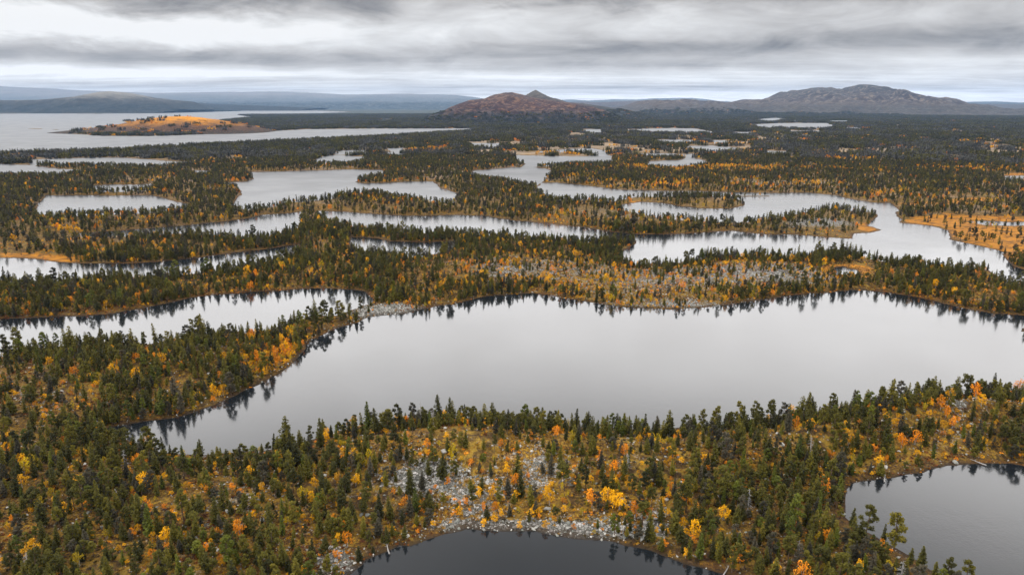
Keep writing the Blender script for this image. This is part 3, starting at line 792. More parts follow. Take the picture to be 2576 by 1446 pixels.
def birch(seed, H=4.5, lod=1.0, crown=None, trunk=None, ox=0, oy=0, tint=0.0):
    r = np.random.default_rng(seed)
    cg = crown or Geo(); tg = trunk or Geo()
    ns = int(r.integers(2, 4))
    for s in range(ns):
        a = r.uniform(0, 6.28); sp = r.uniform(.15, .55)
        top = np.array([ox + math.cos(a) * sp * 1.2, oy + math.sin(a) * sp * 1.2, H * r.uniform(.75, .95)])
        tg.tube([(ox + math.cos(a) * .1, oy + math.sin(a) * .1, -.3), (ox + math.cos(a) * sp * .6, oy + math.sin(a) * sp * .6, H * .45), top], [.07, .045, .012], 4)
    nl = int(r.integers(6, 10))
    for i in range(nl):
        t = .30 + .62 * (i + .5) / nl
        a = i * 2.4 + r.normal(0, .5)
        sp = H * .24 * math.sin(math.pi * min(.95, t * .95)) * r.uniform(.3, 1.25)
        c = np.array([ox + math.cos(a) * sp, oy + math.sin(a) * sp, H * t])
        rr = H * .15 * r.uniform(.6, 1.25)
        rr *= 1.12
        nn = int(29 * lod)
        d = r.normal(0, 1, (nn, 3)); d /= np.linalg.norm(d, axis=1)[:, None]
        d *= (r.random(nn) ** .4)[:, None] * rr
        sprays(cg, r, c + d, np.full(nn, .24 * H / 4.5 / lod ** .6), .8, tint, 2)
    return cg, tg


def join_mesh(name, cg, tg, cm, tm):
    g = Geo()
    g.v = cg.v + tg.v; g.t = cg.t + tg.t
    g.f = cg.f + [tuple(i + cg.n for i in f_) for f_ in tg.f]
    g.n = cg.n + tg.n
    return g.mesh(name, [cm, tm], [0] * len(cg.f) + [1] * len(tg.f))


SPR, PIN, BIR = [], [], []     # (look words, crown mesh, trunk mesh, height, joined mesh)
for i, (mk, word, rd, shp, H) in enumerate([('dark', 'dark green', 1.7, 1.0, 10), ('dark', 'dark green', 1.25, .85, 10), ('olive', 'olive green', 1.8, .95, 10), ('olive', 'olive green', 1.4, .8, 10),
                                        ('bright', 'bright green', 1.3, .95, 10), ('dark', 'dark green', 2.1, .9, 10), ('olive', 'olive green', 2.0, .7, 10), ('grey', 'greyish', 1.7, .9, 10)]):
    cg, tg = conifer(100 + i, H, rd, 1.0, shape=shp, low=.06 + .05 * (i % 3))
    SPR.append((word, ('slender ' if rd < 1.5 else 'broad ' if rd > 1.9 else ''), cg.mesh('spruce_crown', [M[mk]]), tg.mesh('spruce_trunk', [M['bark']]), H, join_mesh('spruce_whole', cg, tg, M[mk], M['bark'])))
for i, (mk, word, bare, wide) in enumerate([('dark', 'dark green', .22, 1.0), ('olive', 'olive green', .18, 1.15), ('olive', 'olive green', .45, .95), ('grey', 'greyish', .15, 1.2), ('bright', 'bright green', .28, 1.0), ('dark', 'dark green', .50, 1.25)]):
    cg, tg = round_pine(200 + i, 10.0, 1.0, bare=bare, wide=wide)
    PIN.append((word, ('leggy ' if bare > .4 else 'wide ' if wide > 1.1 else ''), cg.mesh('pine_crown', [M[mk]]), tg.mesh('pine_trunk', [M['bark']]), 10.0, join_mesh('pine_whole', cg, tg, M[mk], M['bark'])))
for i, (mk, word) in enumerate([('gold', 'golden'), ('orange', 'orange'), ('gold', 'golden'), ('lime', 'yellow-green'), ('orange', 'orange'), ('gold', 'golden')]):
    cg, tg = birch(300 + i, 4.5)
    BIR.append((word, '', cg.mesh('birch_crown', [M[mk]]), tg.mesh('birch_trunk', [M['birchbark']]), 4.5, join_mesh('birch_whole', cg, tg, M[mk], M['birchbark'])))


def simple_objs(prefix, meshes):
    """unlinked source objects in an unlinked collection, for scattering"""
    c = bpy.data.collections.new(prefix)
    for i, me in enumerate(meshes):
        o = bpy.data.objects.new('%s_source.%03d' % (prefix, i), me); c.objects.link(o)
    return c


C_SPR = simple_objs('spruce', [s[5] for s in SPR])
C_PIN = simple_objs('pine', [s[5] for s in PIN])
C_BIR = simple_objs('birch', [s[5] for s in BIR])
# middle distance, lighter shapes
mid = []
for i, mk in enumerate(['dark', 'dark', 'olive', 'dark', 'grey', 'olive']):
    cg, tg = conifer(400 + i, 9.5, 1.45 + .15 * (i % 3), .45, shape=.85); mid.append(join_mesh('conifer_mid', cg, tg, M[mk], M['bark']))
for i, mk in enumerate(['dark', 'olive', 'grey']):
    cg, tg = round_pine(450 + i, 9.0, .35); mid.append(join_mesh('pine_mid', cg, tg, M[mk], M['bark']))
C_MID = simple_objs('conifer_mid', mid)
midb = []
for i, mk in enumerate(['gold', 'orange', 'gold', 'lime']):
    cg, tg = birch(480 + i, 4.5, .4); midb.append(join_mesh('birch_mid', cg, tg, M[mk], M['birchbark']))
C_MIDB = simple_objs('birch_mid', midb)
# far away: groves
far = []
for i in range(7):
    r = np.random.default_rng(500 + i)
    cg, tg = Geo(), Geo()
    for k in range(15):
        a = r.uniform(0, 6.28); d_ = 15 * math.sqrt(r.random())
        conifer(int(r.integers(1e6)), r.uniform(6, 11.5), r.uniform(1.1, 1.7), .14, cg, tg, d_ * math.cos(a), d_ * math.sin(a), tint=r.random() * .7, shape=.8)
    far.append(join_mesh('grove', cg, tg, M[['dark', 'dark', 'olive', 'dark', 'pale', 'grey', 'pale'][i]], M['bark']))
C_FAR = simple_objs('grove', far)
farb = []
for i in range(3):
    r = np.random.default_rng(540 + i)
    cg, tg = Geo(), Geo()
    for k in range(9):
        a = r.uniform(0, 6.28); d_ = 13 * math.sqrt(r.random())
        birch(int(r.integers(1e6)), r.uniform(3.5, 6.5), .12, cg, tg, d_ * math.cos(a), d_ * math.sin(a), tint=r.random() * .6)
    farb.append(join_mesh('birch_grove', cg, tg, M[['gold', 'orange', 'gold'][i]], M['birchbark']))
C_FARB = simple_objs('birch_grove', farb)


# stones
def stone_mesh(name, seed, sub=2):
    import bmesh
    r = np.random.default_rng(seed)
    bm = bmesh.new(); bmesh.ops.create_icosphere(bm, subdivisions=sub, radius=1.0)
    planes = [(Vector(r.normal(0, 1, 3)).normalized(), r.uniform(.45, .8)) for _ in range(11)]
    sq = Vector((1, r.uniform(.65, 1.0), r.uniform(.5, .8)))
    for v in bm.verts:
        c = v.co.copy()
        for nrm, dd in planes:
            k = c.dot(nrm) - dd
            if k > 0: c -= nrm * k
        v.co = Vector((c.x * sq.x, c.y * sq.y, c.z * sq.z)) + Vector(r.normal(0, .02, 3))
    me = bpy.data.meshes.new(name); bm.to_mesh(me); bm.free(); me.materials.append(M['stone'])
    return me


BOULD = [stone_mesh('boulder', 600 + i, 2) for i in range(6)]
C_STONE = simple_objs('stone', [stone_mesh('stone', 620 + i, 1) for i in range(5)])


def shrub_mesh(seed, mk):
    r = np.random.default_rng(seed); g = Geo()
    n = 34
    d = r.normal(0, 1, (n, 3)); d /= np.linalg.norm(d, axis=1)[:, None]; d *= (r.random(n) ** .5)[:, None]
    d[:, 2] = np.abs(d[:, 2]) * .55; d[:, :2] *= 1.0
    sprays(g, r, d, np.full(n, .5), .6, 0, 1)
    return g.mesh('shrub', [M[mk]])


C_SHR = simple_objs('heath', [shrub_mesh(640, 'rust'), shrub_mesh(641, 'heath'), shrub_mesh(642, 'heath'), shrub_mesh(643, 'rust'), shrub_mesh(644, 'heath'), shrub_mesh(645, 'ochre'), shrub_mesh(646, 'ochre'), shrub_mesh(647, 'orange')])


# ------------------------------------------------------------------ scattering by geometry nodes (only for what is past counting)
def scatter(name, pts, rots, scls, idx, coll, label, cat):
    n = len(pts)
    me = bpy.data.meshes.new(name); me.vertices.add(n)
    me.vertices.foreach_set('co', np.asarray(pts, np.float32).ravel())
    for nm, typ, arr in (('rot', 'FLOAT_VECTOR', rots), ('scl', 'FLOAT_VECTOR', scls)):
        at = me.attributes.new(nm, typ, 'POINT'); at.data.foreach_set('vector', np.asarray(arr, np.float32).ravel())
    at = me.attributes.new('idx', 'INT', 'POINT'); at.data.foreach_set('value', np.asarray(idx, np.int32))
    o = bpy.data.objects.new(name, me); scene.collection.objects.link(o)
    ng = bpy.data.node_groups.new(name, 'GeometryNodeTree')
    ng.interface.new_socket('Geometry', in_out='INPUT', socket_type='NodeSocketGeometry')
    ng.interface.new_socket('Geometry', in_out='OUTPUT', socket_type='NodeSocketGeometry')
    gi = ng.nodes.new('NodeGroupInput'); go = ng.nodes.new('NodeGroupOutput')
    ip = ng.nodes.new('GeometryNodeInstanceOnPoints'); ci = ng.nodes.new('GeometryNodeCollectionInfo')
    ci.inputs['Collection'].default_value = coll
    ci.inputs['Separate Children'].default_value = True; ci.inputs['Reset Children'].default_value = True
    ip.inputs['Pick Instance'].default_value = True
    def na(nm, dt):
        q = ng.nodes.new('GeometryNodeInputNamedAttribute'); q.data_type = dt; q.inputs['Name'].default_value = nm
        return [s for s in q.outputs if s.enabled and s.name == 'Attribute'][0]
    L_ = ng.links.new
    L_(gi.outputs[0], ip.inputs['Points']); L_(ci.outputs[0], ip.inputs['Instance'])
    L_(na('idx', 'INT'), ip.inputs['Instance Index']); L_(na('rot', 'FLOAT_VECTOR'), ip.inputs['Rotation']); L_(na('scl', 'FLOAT_VECTOR'), ip.inputs['Scale'])
    L_(ip.outputs[0], go.inputs[0])
    md = o.modifiers.new('scatter', 'NODES'); md.node_group = ng
    tag(o, label, cat, kind='stuff')
    return o


def jitter(y0, y1, cell, azmax=42.0):
    """one random point per square cell inside the wedge in front of the camera"""
    w_ = y1 * math.tan(R_(azmax))
    gx_ = np.arange(-w_, w_, cell); gy_ = np.arange(0, y1, cell)
    A, B = np.meshgrid(gx_, gy_)
    A = A.ravel() + rng.random(A.size) * cell; B = B.ravel() + rng.random(B.size) * cell
    r = np.hypot(A, B)
    k = (r > y0) & (r < y1) & (np.abs(np.degrees(np.arctan2(A, B))) < azmax)
    return A[k], B[k]


def yaw(n, tilt=.04):
    return np.stack([rng.normal(0, tilt, n), rng.normal(0, tilt, n), rng.uniform(0, 6.283, n)], 1)


# hand-set trees that stand out in the photograph: species index, variant, u, v of the foot, height
SPECIAL = [
 ('pine', 1, 2250, 1372, 12.0), ('pine', 0, 2178, 1342, 10.5), ('spruce', 1, 2142, 1318, 6.5), ('pine', 1, 2386, 1452, 7.5), ('spruce', 1, 2312, 1428, 7.5), ('spruce', 1, 2322, 1430, 7.0),
 ('spruce', 1, 2352, 1448, 5.5), ('spruce', 1, 2290, 1412, 5.0), ('spruce', 1, 2222, 1362, 6.5), ('pine', 4, 2004, 1330, 10.5), ('pine', 2, 1725, 1290, 12.5), ('pine', 4, 1984, 1372, 9.0),
 ('spruce', 5, 858, 1280, 9.0), ('spruce', 0, 1034, 1250, 8.5), ('spruce', 4, 1046, 1288, 8.5), ('spruce', 0, 955, 1300, 8.0), ('spruce', 2, 915, 1292, 7.0), ('spruce', 5, 1114, 1222, 9.5),
 ('spruce', 0, 1310, 1250, 9.0), ('spruce', 0, 1300, 1215, 8.5), ('pine', 5, 1420, 1240, 9.5), ('spruce', 4, 380, 1365, 11), ('pine', 1, 360, 1215, 9.0), ('pine', 2, 465, 1330, 10.0),
 ('spruce', 5, 113, 1335, 9.5), ('spruce', 0, 160, 1320, 9.0), ('birch', 4, 1597, 1300, 6.0), ('birch', 4, 1630, 1305, 5.5), ('birch', 4, 350, 1172, 4.5), ('birch', 1, 375, 1310, 5.0),
 ('birch', 4, 1077, 1168, 3.6), ('birch', 1, 1018, 1276, 3.8), ('birch', 0, 1382, 1268, 6.0), ('birch', 4, 1246, 1283, 3.6), ('birch', 1, 1217, 1282, 3.2), ('birch', 4, 2445, 1062, 6.5), ('birch', 0, 2460, 1072, 5.0),
 ('birch', 1, 2358, 1075, 5.5), ('birch', 4, 2266, 1128, 5.5), ('birch', 1, 2300, 1122, 5.5), ('birch', 0, 1745, 1345, 5.5), ('birch', 1, 875, 1368, 5.0), ('pine', 5, 2430, 1000, 11),
 ('spruce', 0, 1132, 1072, 11.5), ('pine', 0, 1003, 1088, 10.5), ('spruce', 0, 805, 1124, 11), ('spruce', 0, 726, 1160, 10), ('pine', 5, 816, 806, 12), ('pine', 0, 780, 816, 11)]

x1, y1 = jitter(150, 720, 2.9)
f1 = fields(x1, y1)
dens = .80 * sstep(.34, .62, fbm(x1 / 20, y1 / 20, 3, 90)) + .27
dens = dens * (1 - .55 * np.clip(f1['rock'], 0, 1)) * (1 - np.clip(f1['marsh'] * 1.4, 0, .97)) * (1 - np.clip(blobs(f1['u'], f1['v'], BARE), 0, .97))
dens = dens * (1 - .25 * blobs(f1['u'], f1['v'], [(1650, 715, 350, 45, 1)])) + .28 * blobs(f1['u'], f1['v'], [(250, 1290, 330, 150, 1), (300, 950, 300, 80, .7)]) + .35 * blobs(f1['u'], f1['v'], [(1750, 1100, 140, 25, 1), (2500, 1010, 120, 25, 1), (1300, 1080, 300, 14, .6)])
shoreb = np.where((f1['d'] > 2) & (f1['d'] < 16), np.where((f1['v'] > 980) & (f1['v'] < 1120), 1.9, 1.3), 1.0)
keep = (f1['d'] > 1.6) & (rng.random(len(x1)) < dens * shoreb)
spx = np.array([gw(s[2], s[3], 1.5) for s in SPECIAL])
for (a, b_) in spx: keep &= (np.hypot(x1 - a, y1 - b_) > 2.4)
x1, y1, z1, bi, v1_, d1 = x1[keep], y1[keep], f1['z'][keep], f1['birch'][keep], f1['v'][keep], f1['d'][keep]
rk1 = f1['rock'][keep]
n1_ = len(x1)
clus = fbm(x1 / 18, y1 / 18, 3, 93)
pb = np.clip((.065 + bi * .50) * (.5 + 1.3 * sstep(.42, .68, clus)), 0, .9)
isb = rng.random(n1_) < pb
# extra young birches and low yellow bushes in the birch zones
xb, yb = jitter(150, 760, 2.5)
fb = fields(xb, yb)
clb = fbm(xb / 18, yb / 18, 3, 93)
kb = (fb['d'] > 1.2) & (rng.random(len(xb)) < (.25 + fb['birch'] * .44) * (.25 + .75 * sstep(.36, .60, clb)) * (1 - np.clip(fb['marsh'] * 1.4, 0, .9))) & (blobs(fb['u'], fb['v'], [(965, 782, 90, 13, 1)]) < .5)
xb, yb, zb = xb[kb], yb[kb], fb['z'][kb]

hs = np.clip(rng.lognormal(1.62, .30, n1_), 2.6, 11.0) * np.where(rk1 > .5, .82, 1)
hs = hs * np.where((d1 < 18) & (v1_ < 1150), 1.18, 1.0)
young = rng.random(n1_) < .13; hs[young] *= .5
pine_p = .36
kindr = rng.random(n1_)
recs = {'spruce': [], 'pine': [], 'birch': []}
for i in range(n1_):
    if isb[i]:
        recs['birch'].append((x1[i], y1[i], z1[i], int(rng.choice([0, 0, 2, 2, 5, 1, 3, 3, 4])), float(np.clip(rng.lognormal(1.28, .28), 2.0, 6.5))))
    elif kindr[i] < pine_p:
        recs['pine'].append((x1[i], y1[i], z1[i], int(rng.choice([0, 0, 1, 1, 2, 3, 4, 5])), float(hs[i] * 1.05)))
    else:
        recs['spruce'].append((x1[i], y1[i], z1[i], int(rng.choice([0, 0, 1, 2, 2, 3, 3, 4, 5, 6, 6, 7])), float(hs[i])))
for i in range(len(xb)):
    recs['birch'].append((xb[i], yb[i], zb[i], int(rng.choice([0, 0, 2, 5, 1, 3, 3, 4])), float(rng.uniform(.9, 2.7))))
spz = fields(spx[:, 0], spx[:, 1])['z']
for s, (a, b_), z_ in zip(SPECIAL, spx, spz):
    recs[s[0]].append((a, b_, max(z_, .2), s[1], s[4]))

# boulders
xr, yr = jitter(150, 420, 2.6, 40)
fr = fields(xr, yr)
kr = (fr['d'] > .3) & (rng.random(len(xr)) < .020 + .16 * np.clip(fr['rock'], 0, 1.2) * sstep(.35, .6, fbm(xr / 9, yr / 9, 3, 99)))
recs['boulder'] = [(a, b_, c, int(rng.integers(6)), float(s_)) for a, b_, c, s_ in zip(xr[kr], yr[kr], fr['z'][kr], np.clip(rng.lognormal(-.45, .48, kr.sum()), .3, 1.35))]

VARS = {'spruce': SPR, 'pine': PIN, 'birch': BIR}
ORD = ['first', 'second', 'third', 'fourth', 'fifth', 'sixth', 'seventh', 'eighth', 'ninth', 'tenth', 'eleventh', 'twelfth', 'thirteenth', 'fourteenth', 'fifteenth', 'sixteenth',
       'seventeenth', 'eighteenth', 'nineteenth', 'twentieth']


def ordw(i):
    if i < 20: return ORD[i]
    t_ = ['twenty', 'thirty', 'forty', 'fifty', 'sixty', 'seventy', 'eighty', 'ninety'][(i + 1) // 10 - 2]
    k = (i + 1) % 10
    return (t_[:-1] + 'ieth') if k == 0 else t_ + '-' + ORD[k - 1]


def zone(u, v):
    """short words for where a foot stands"""
    if v > 1290 and 880 <= u < 1560: return 'on the stony beach'
    if u < 430: return 'in the bottom left corner' if v > 1370 else ('on the left open heath' if v > 1270 else 'on the left edge slope')
    if u < 900: return 'left of the dark pond' if v > 1340 else ('left of the scree' if v > 1220 else 'on the left lake bank')
    if u < 1560: return 'on the upper scree' if v > 1190 else 'on the middle lake bank'
    if u < 1900: return 'between the two ponds' if v > 1300 else ('right of the scree' if v > 1180 else 'on the right lake bank')
    if v > 1230: return 'beside the right pond'
    if v > 1120: return 'behind the right pond'
    return 'on the far right ridge'


def size_word(k, s):
    if k == 'boulder': return 'large' if s > .95 else 'medium' if s > .6 else 'small'
    H_ = s
    if k == 'birch': return 'tall' if H_ > 5.2 else 'medium' if H_ > 3.4 else 'small'
    return 'huge' if H_ > 11 else 'tall' if H_ > 9.0 else 'medium' if H_ > 6.3 else 'short'


GROUP = {'spruce': 'narrow conifers of the near woods', 'pine': 'round-topped pines of the near woods', 'birch': 'autumn birches of the near woods', 'boulder': 'pale boulders on the near slope'}
rest = {}
for kind in ('spruce', 'pine', 'birch', 'boulder'):
    R0 = recs[kind]
    arr = np.array([(a, b_, c, s) for a, b_, c, i, s in R0])
    uu_, vv_ = uv_of(arr[:, 0], arr[:, 1], arr[:, 2])
    ut, vt = uv_of(arr[:, 0], arr[:, 1], arr[:, 2] + arr[:, 3])
    dist = np.sqrt(arr[:, 0] ** 2 + arr[:, 1] ** 2 + (CAM_H - arr[:, 2]) ** 2)
    px = arr[:, 3] / dist
    inv = (uu_ > 5) & (uu_ < 2571) & (vv_ < 1500 if kind != 'boulder' else vv_ < 1440) & (vt < 1432)
    score = np.where(inv, px, -1)
    order = np.argsort(-score)
    chosen = order[:300]; chosen = [int(i) for i in chosen if score[i] > 0]
    cs = set(chosen)
    rest[kind] = [R0[i] for i in range(len(R0)) if i not in cs]
    cells = {}
    for i in chosen:
        _, _, _, vi, s = R0[i]
        lk = ('%s%s' % (VARS[kind][vi][1], VARS[kind][vi][0])) if kind != 'boulder' else 'pale grey'
        key = (size_word(kind, s), lk, zone(uu_[i], min(vv_[i], 1445)))
        cells.setdefault(key, []).append(i)
    noun = {'spruce': 'pointed conifer', 'pine': 'round pine', 'birch': 'birch', 'boulder': 'boulder'}[kind]
    for key, ii in cells.items():
        ii.sort(key=lambda i: uu_[i])
        for q, i in enumerate(ii):
            a, b_, c, vi, s = R0[i]
            if len(ii) == 1: lab = 'the only %s %s %s %s' % (key[0], key[1], noun, key[2])
            elif len(ii) == 2: lab = '%s of the two %s %s %ss %s' % (['left one', 'right one'][q], key[0], key[1], noun, key[2])
            else: lab = '%s from left of %s %s %ss %s' % (ordw(q), key[0], key[1], noun, key[2])
            lab = lab.replace('birchs', 'birches')
            if kind == 'boulder':
                o = bpy.data.objects.new('boulder', BOULD[vi]); scene.collection.objects.link(o)
                o.location = (a, b_, c + s * .18); o.scale = (s, s, s); o.rotation_euler = (rng.normal(0, .25), rng.normal(0, .25), rng.uniform(0, 6.28))
                tag(o, lab, 'boulder', GROUP[kind])
                continue
            V = VARS[kind][vi]
            e = bpy.data.objects.new({'spruce': 'spruce_tree', 'pine': 'pine_tree', 'birch': 'birch_tree'}[kind], None)
            e.empty_display_size = .3
            scene.collection.objects.link(e)
            k_ = s / V[4]; wd = rng.uniform(.85, 1.15)
            if k_ < .6: wd *= 1.25
            e.location = (a, b_, c - .05); e.scale = (k_ * wd, k_ * wd, k_); e.rotation_euler = (rng.normal(0, .03), rng.normal(0, .03), rng.uniform(0, 6.28))
            tag(e, lab, {'spruce': 'conifer', 'pine': 'pine', 'birch': 'birch'}[kind], GROUP[kind])
            for nm, me in (('crown', V[2]), ('trunk', V[3])):
                ch = bpy.data.objects.new(nm, me); scene.collection.objects.link(ch); ch.parent = e

for kind, coll, nm, lab, cat in (('spruce', C_SPR, 'spruce_forest', 'dark pointed conifers filling the woods of every bank and island', 'forest'),
                            ('pine', C_PIN, 'pine_forest', 'round-topped pines mixed through the woods of the banks', 'forest'),
                            ('birch', C_BIR, 'birch_wood', 'yellow and orange birches scattered through the conifer woods', 'birch wood')):
    A = np.array([(a, b_, c - .05, i, s) for a, b_, c, i, s in rest[kind]])
    k_ = A[:, 4] / VARS[kind][0][4]; wd = rng.uniform(.85, 1.15, len(A)) * np.where(k_ < .6, 1.25, 1)
    scatter(nm, A[:, :3], yaw(len(A)), np.stack([k_ * wd, k_ * wd, k_], 1), A[:, 3], coll, lab, cat)
    print(nm, len(A))

# dead trees and logs
def dead_tree(u, v, H, label, seed):
    r = np.random.default_rng(seed)
    x, y = gw(u, v, 2.0); z = float(fields([x], [y])['z'][0])
    e = bpy.data.objects.new('dead_tree', None); scene.collection.objects.link(e); e.location = (x, y, z); e.rotation_euler = (r.normal(0, .05), r.normal(0, .05), r.uniform(0, 6))
    tag(e, label, 'dead tree', 'grey dead trees standing in the near woods')
    g = Geo(); g.tube([(0, 0, -.4), (.05, 0, H * .4), (.1, .1, H * .8), (.05, .1, H)], [.17, .13, .07, .02], 6)
    o = bpy.data.objects.new('trunk', g.mesh('dead_trunk', [M['deadwood']])); scene.collection.objects.link(o); o.parent = e
    g = Geo()
    for i in range(46):
        t_ = .18 + .8 * r.random(); a = r.uniform(0, 6.28); Lb = (1.25 - t_) * 1.9 * r.uniform(.5, 1.15)
        b0 = np.array([.05, .05, H * t_]); tip = b0 + np.array([math.cos(a) * Lb, math.sin(a) * Lb, -.25 * Lb + r.normal(0, .15)])
        g.tube([b0, (b0 + tip) / 2 + (0, 0, .08), tip], [.045, .03, .012], 4)
        for q in range(3):
            s_ = b0 + (tip - b0) * r.uniform(.4, .95); a2 = a + r.choice([-1, 1]) * r.uniform(.5, 1.1); l2 = Lb * .35
            g.tube([s_, s_ + np.array([math.cos(a2) * l2, math.sin(a2) * l2, -.1 * l2])], [.022, .008], 3)
    o = bpy.data.objects.new('branches', g.mesh('dead_branches', [M['deadwood']])); scene.collection.objects.link(o); o.parent = e


for i, (u, v, H, lab) in enumerate([
        (2037, 1152, 8.5, 'bare silver-grey dead tree on the ridge behind the right pond'), (2268, 1448, 6.0, 'bare grey dead tree at the bottom edge beside the right pond'),
        (318, 1192, 8.0, 'bare grey dead tree on the slope near the left edge'), (1061, 1074, 10.5, 'bare grey dead tree sticking up from the lake-side ridge'),
        (1092, 1098, 7.0, 'bushy grey dead tree just below the lake-side ridge'), (1880, 1292, 7.0, 'bare grey dead tree in the woods between the two ponds'),
        (2010, 1412, 7.5, 'brownish bare dead tree near the bottom between the two ponds'), (72, 1440, 6.0, 'bare white dead tree in the lower left corner'),
        (1578, 1200, 6.0, 'bare pale dead tree in the woods right of the scree'), (60, 1020, 5.5, 'bushy white dead tree on the left peninsula')]):
    dead_tree(u, v, H, lab, 900 + i)


def fallen(u, v, Lg, ang_, label, seed):
    r = np.random.default_rng(seed)
    x, y = gw(u, v, 1.0); z = float(fields([x], [y])['z'][0])
    g = Geo(); g.tube([(-Lg / 2, 0, .25), (-Lg * .15, .08, .3), (Lg * .25, -.05, .38), (Lg / 2, .1, .5)], [.20, .17, .12, .04], 6)
    for q in range(5):
        px_ = r.uniform(-.1, .45) * Lg; a = r.uniform(.3, 2.8); l_ = r.uniform(.4, 1.1)
        g.tube([(px_, 0, .3), (px_ + .3 * l_, math.cos(a) * l_, .35 + abs(math.sin(a)) * l_ * .7)], [.05, .015], 4)
    o = bpy.data.objects.new('fallen_log', g.mesh('fallen_log', [M['deadwood']])); scene.collection.objects.link(o)
    o.location = (x, y, z); o.rotation_euler = (0, 0, ang_)
    tag(o, label, 'log', 'bleached fallen trunks on the heath')


for i, (u, v, Lg, a, lab) in enumerate([
        (2226, 1198, 5, 1.1, 'bleached log leaning over the far bank of the right pond'), (1826, 1432, 6, 1.0, 'bleached log at the water edge right of the dark pond'),
        (230, 1252, 6, .5, 'bleached log lying on the open heath at lower left'), (975, 1372, 6, 1.9, 'pale log on the sedge left of the dark pond'),
        (2462, 1158, 5, 2.2, 'bleached log on the back shore of the right pond'), (2158, 1240, 4.5, 1.3, 'bent pale log on the left bank of the right pond'),
        (2310, 1440, 4, .7, 'grey log at the bottom bank of the right pond'), (1560, 1395, 4.5, .1, 'short pale log beside the stones right of the dark pond')]):
    fallen(u, v, Lg, a, lab, 950 + i)

# middle distance woods
x2, y2 = jitter(720, 1750, 5.2)
f2 = fields(x2, y2)
dn = .44 + .52 * sstep(.34, .60, fbm(x2 / 45, y2 / 45, 3, 90))
dn = dn * (1 - .5 * np.clip(f2['rock'], 0, 1)) * (1 - np.clip(f2['marsh'] * 1.2, 0, .88)) * (1 - np.clip(blobs(f2['u'], f2['v'], BARE), 0, .9))
k2 = (f2['d'] > 2.5) & (rng.random(len(x2)) < dn)
pb2 = np.clip((.06 + f2['birch'] * .7) * (.35 + 1.8 * sstep(.42, .66, fbm(x2 / 30, y2 / 30, 4, 94))), 0, .85)
ib = rng.random(len(x2)) < pb2
for sel, coll, nm, lab, cat, nv, h0 in ((k2 & ~ib, C_MID, 'conifer_forest', 'dark conifer woods on the islands and necks in the middle distance', 'forest', 9, 6.9), (k2 & ib, C_MIDB, 'birch_forest', 'orange birch patches among the middle distance woods', 'birch wood', 4, 4.6)):
    n = int(sel.sum())
    s_ = np.clip(rng.normal(h0, h0 * .2, n), h0 * .45, h0 * 1.5) / (9.5 if nv == 9 else 4.5)
    wd = rng.uniform(.9, 1.3, n)
    scatter(nm, np.stack([x2[sel], y2[sel], f2['z'][sel]], 1), yaw(n), np.stack([s_ * wd, s_ * wd, s_], 1), rng.integers(0, nv, n), coll, lab, cat)
    print(nm, n)

# far woods
x3, y3 = jitter(1740, 9000, 24.0, 41)
f3 = fields(x3, y3)
z3 = ground_z(x3, y3, f3['z'])
up = z3 - f3['z']
dn = (.20 + .78 * sstep(.40, .58, fbm(x3 / 130, y3 / 170, 5, 90, .6)))
dn = np.where((f3['u'] < 1200) & (f3['v'] < 400), np.maximum(dn, .75), dn) * (1 - .35 * np.clip(f3['rock'], 0, 1)) * (1 - np.clip(f3['marsh'] * 1.4, 0, .95))
dn = np.where(up > 2, np.where((f3['r'] < 4500), .38, np.clip(.85 - up / 90, 0, 1)), dn)
k3 = (f3['d'] > 7) & ~((f3['u'] < 158) & (f3['v'] > 320) & (f3['v'] < 330)) & (rng.random(len(x3)) < dn)
ib = rng.random(len(x3)) < np.clip((.045 + .20 * blobs(f3['u'], f3['v'], [(2200, 405, 560, 60, 1), (1500, 390, 300, 30, .6)]) + f3['birch'] * .8) * (.3 + 2 * sstep(.45, .66, fbm(x3 / 150, y3 / 150, 3, 94))), 0, .9)
hill_isl = (up > 1) & (f3['r'] < 4200) & (f3['u'] < 900)
k3 &= ~hill_isl | (rng.random(len(x3)) < np.where(up > 30, .38, .55))
ib = np.where(hill_isl, rng.random(len(x3)) < .5, ib)
for sel, coll, nm, lab, cat, nv in ((k3 & ~ib, C_FAR, 'distant_forest', 'dark conifer forest covering the flat land before the mountains', 'forest', 7), (k3 & ib, C_FARB, 'distant_birch_forest', 'yellow birch patches far off in the dark forest', 'birch wood', 3)):
    n = int(sel.sum())
    s_ = rng.uniform(.75, 1.15, n)
    scatter(nm, np.stack([x3[sel], y3[sel], z3[sel]], 1), yaw(n, 0), np.stack([s_ * 1.1, s_ * 1.1, s_], 1), (rng.integers(0, nv, n) if nv == 3 else np.where(rng.random(n) < .15 + .8 * sstep(.43, .58, fbm(x3[sel] / 190, y3[sel] / 420, 4, 97)), rng.choice([4, 5, 6, 2, 4], n), rng.choice([0, 1, 2, 3, 5], n))), coll, lab, cat)
    print(nm, n)

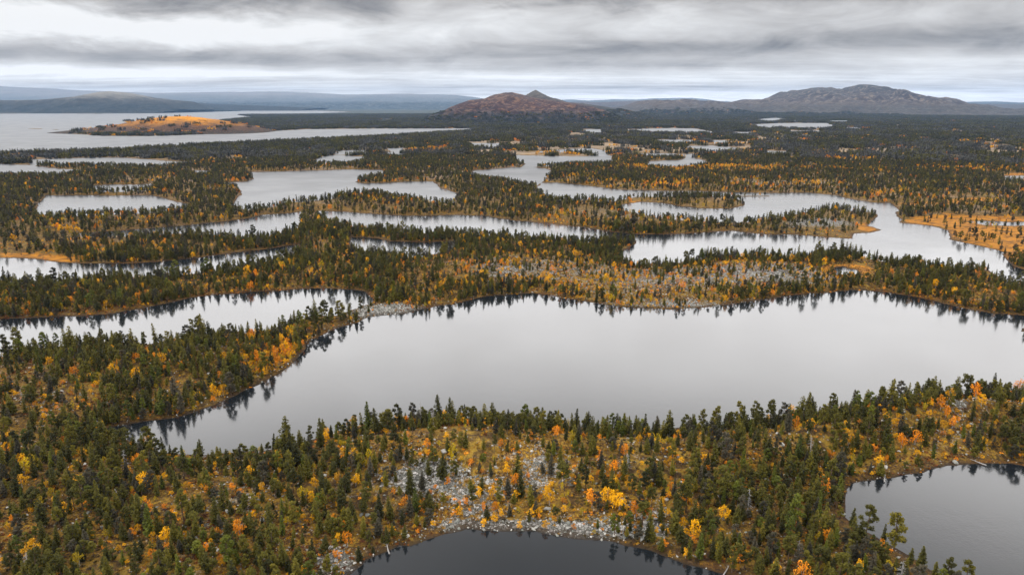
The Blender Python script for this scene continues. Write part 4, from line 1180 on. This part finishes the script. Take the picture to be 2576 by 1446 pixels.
# stones and heath near by
xs_, ys_ = jitter(150, 470, 1.15, 40)
fs = fields(xs_, ys_)
pr = .075 + .68 * sstep(.50, 1.05, fs['rock'] + (fbm(xs_ / 7, ys_ / 7, 5, 101, .65) - .5) * 3.6)
ks = (fs['d'] > .1) & (rng.random(len(xs_)) < pr)
n = int(ks.sum()); s_ = np.clip(rng.lognormal(-1.15, .5, n), .14, 1.1)
scatter('scree', np.stack([xs_[ks], ys_[ks], fs['z'][ks] + s_ * .15], 1), yaw(n, .4), np.stack([s_, s_, s_ * .9], 1), rng.integers(0, 5, n), C_STONE, 'pale grey stones covering the beach and slope behind the dark pond', 'stones')
print('scree', n)
xh, yh = jitter(150, 620, 1.45, 40)
fh = fields(xh, yh)
hn = fbm(xh / 11, yh / 11, 4, 111)
kh = (fh['d'] > .4) & (rng.random(len(xh)) < (.15 + .75 * sstep(.38, .6, hn)) * (1 - .5 * sstep(.6, 1.1, fh['rock'])))
n = int(kh.sum()); s_ = rng.uniform(.3, .85, n)
idx = np.where(rng.random(n) < sstep(.4, .7, fbm(xh[kh] / 35, yh[kh] / 35, 3, 117)), rng.choice([0, 3], n), rng.choice([1, 2, 4], n))
och = rng.random(n) < (.35 + .75 * np.clip(blobs(fh['u'], fh['v'], GOLD), 0, 1))[kh] * (.20 + .70) * sstep(.30, .60, fbm(xh[kh] / 9 + 70, yh[kh] / 9, 4, 131)) + .25 * np.clip(fh['birch'][kh], 0, 1)
idx = np.where(och, rng.choice([5, 5, 6, 6, 7], n), idx)
scatter('heath', np.stack([xh[kh], yh[kh], fh['z'][kh] - .05], 1), yaw(n, .1), np.stack([s_, s_, s_ * rng.uniform(.6, 1.1, n)], 1), idx, C_SHR, 'rust and brown heath covering the ground between the near trees', 'heath')
print('heath', n)

# ------------------------------------------------------------------ haze
import bmesh
bm = bmesh.new(); bmesh.ops.create_cube(bm, size=1.0)
me = bpy.data.meshes.new('haze'); bm.to_mesh(me); bm.free()
hz = bpy.data.objects.new('haze', me); scene.collection.objects.link(hz)
hz.scale = (54000, 54000, 664); hz.location = (0, 0, 328)
m = bpy.data.materials.new('haze'); m.use_nodes = True
t = NT(m.node_tree); t.n.clear()
pv = t.node('ShaderNodeVolumePrincipled'); out = t.node('ShaderNodeOutputMaterial')
pv.inputs['Color'].default_value = (.34, .58, .95, 1); pv.inputs['Density'].default_value = 1.9e-5; pv.inputs['Anisotropy'].default_value = 0.0
t.l.new(pv.outputs[0], out.inputs['Volume'])
me.materials.append(m)
tag(hz, 'thin blue haze over the far hills', 'haze', kind='stuff')
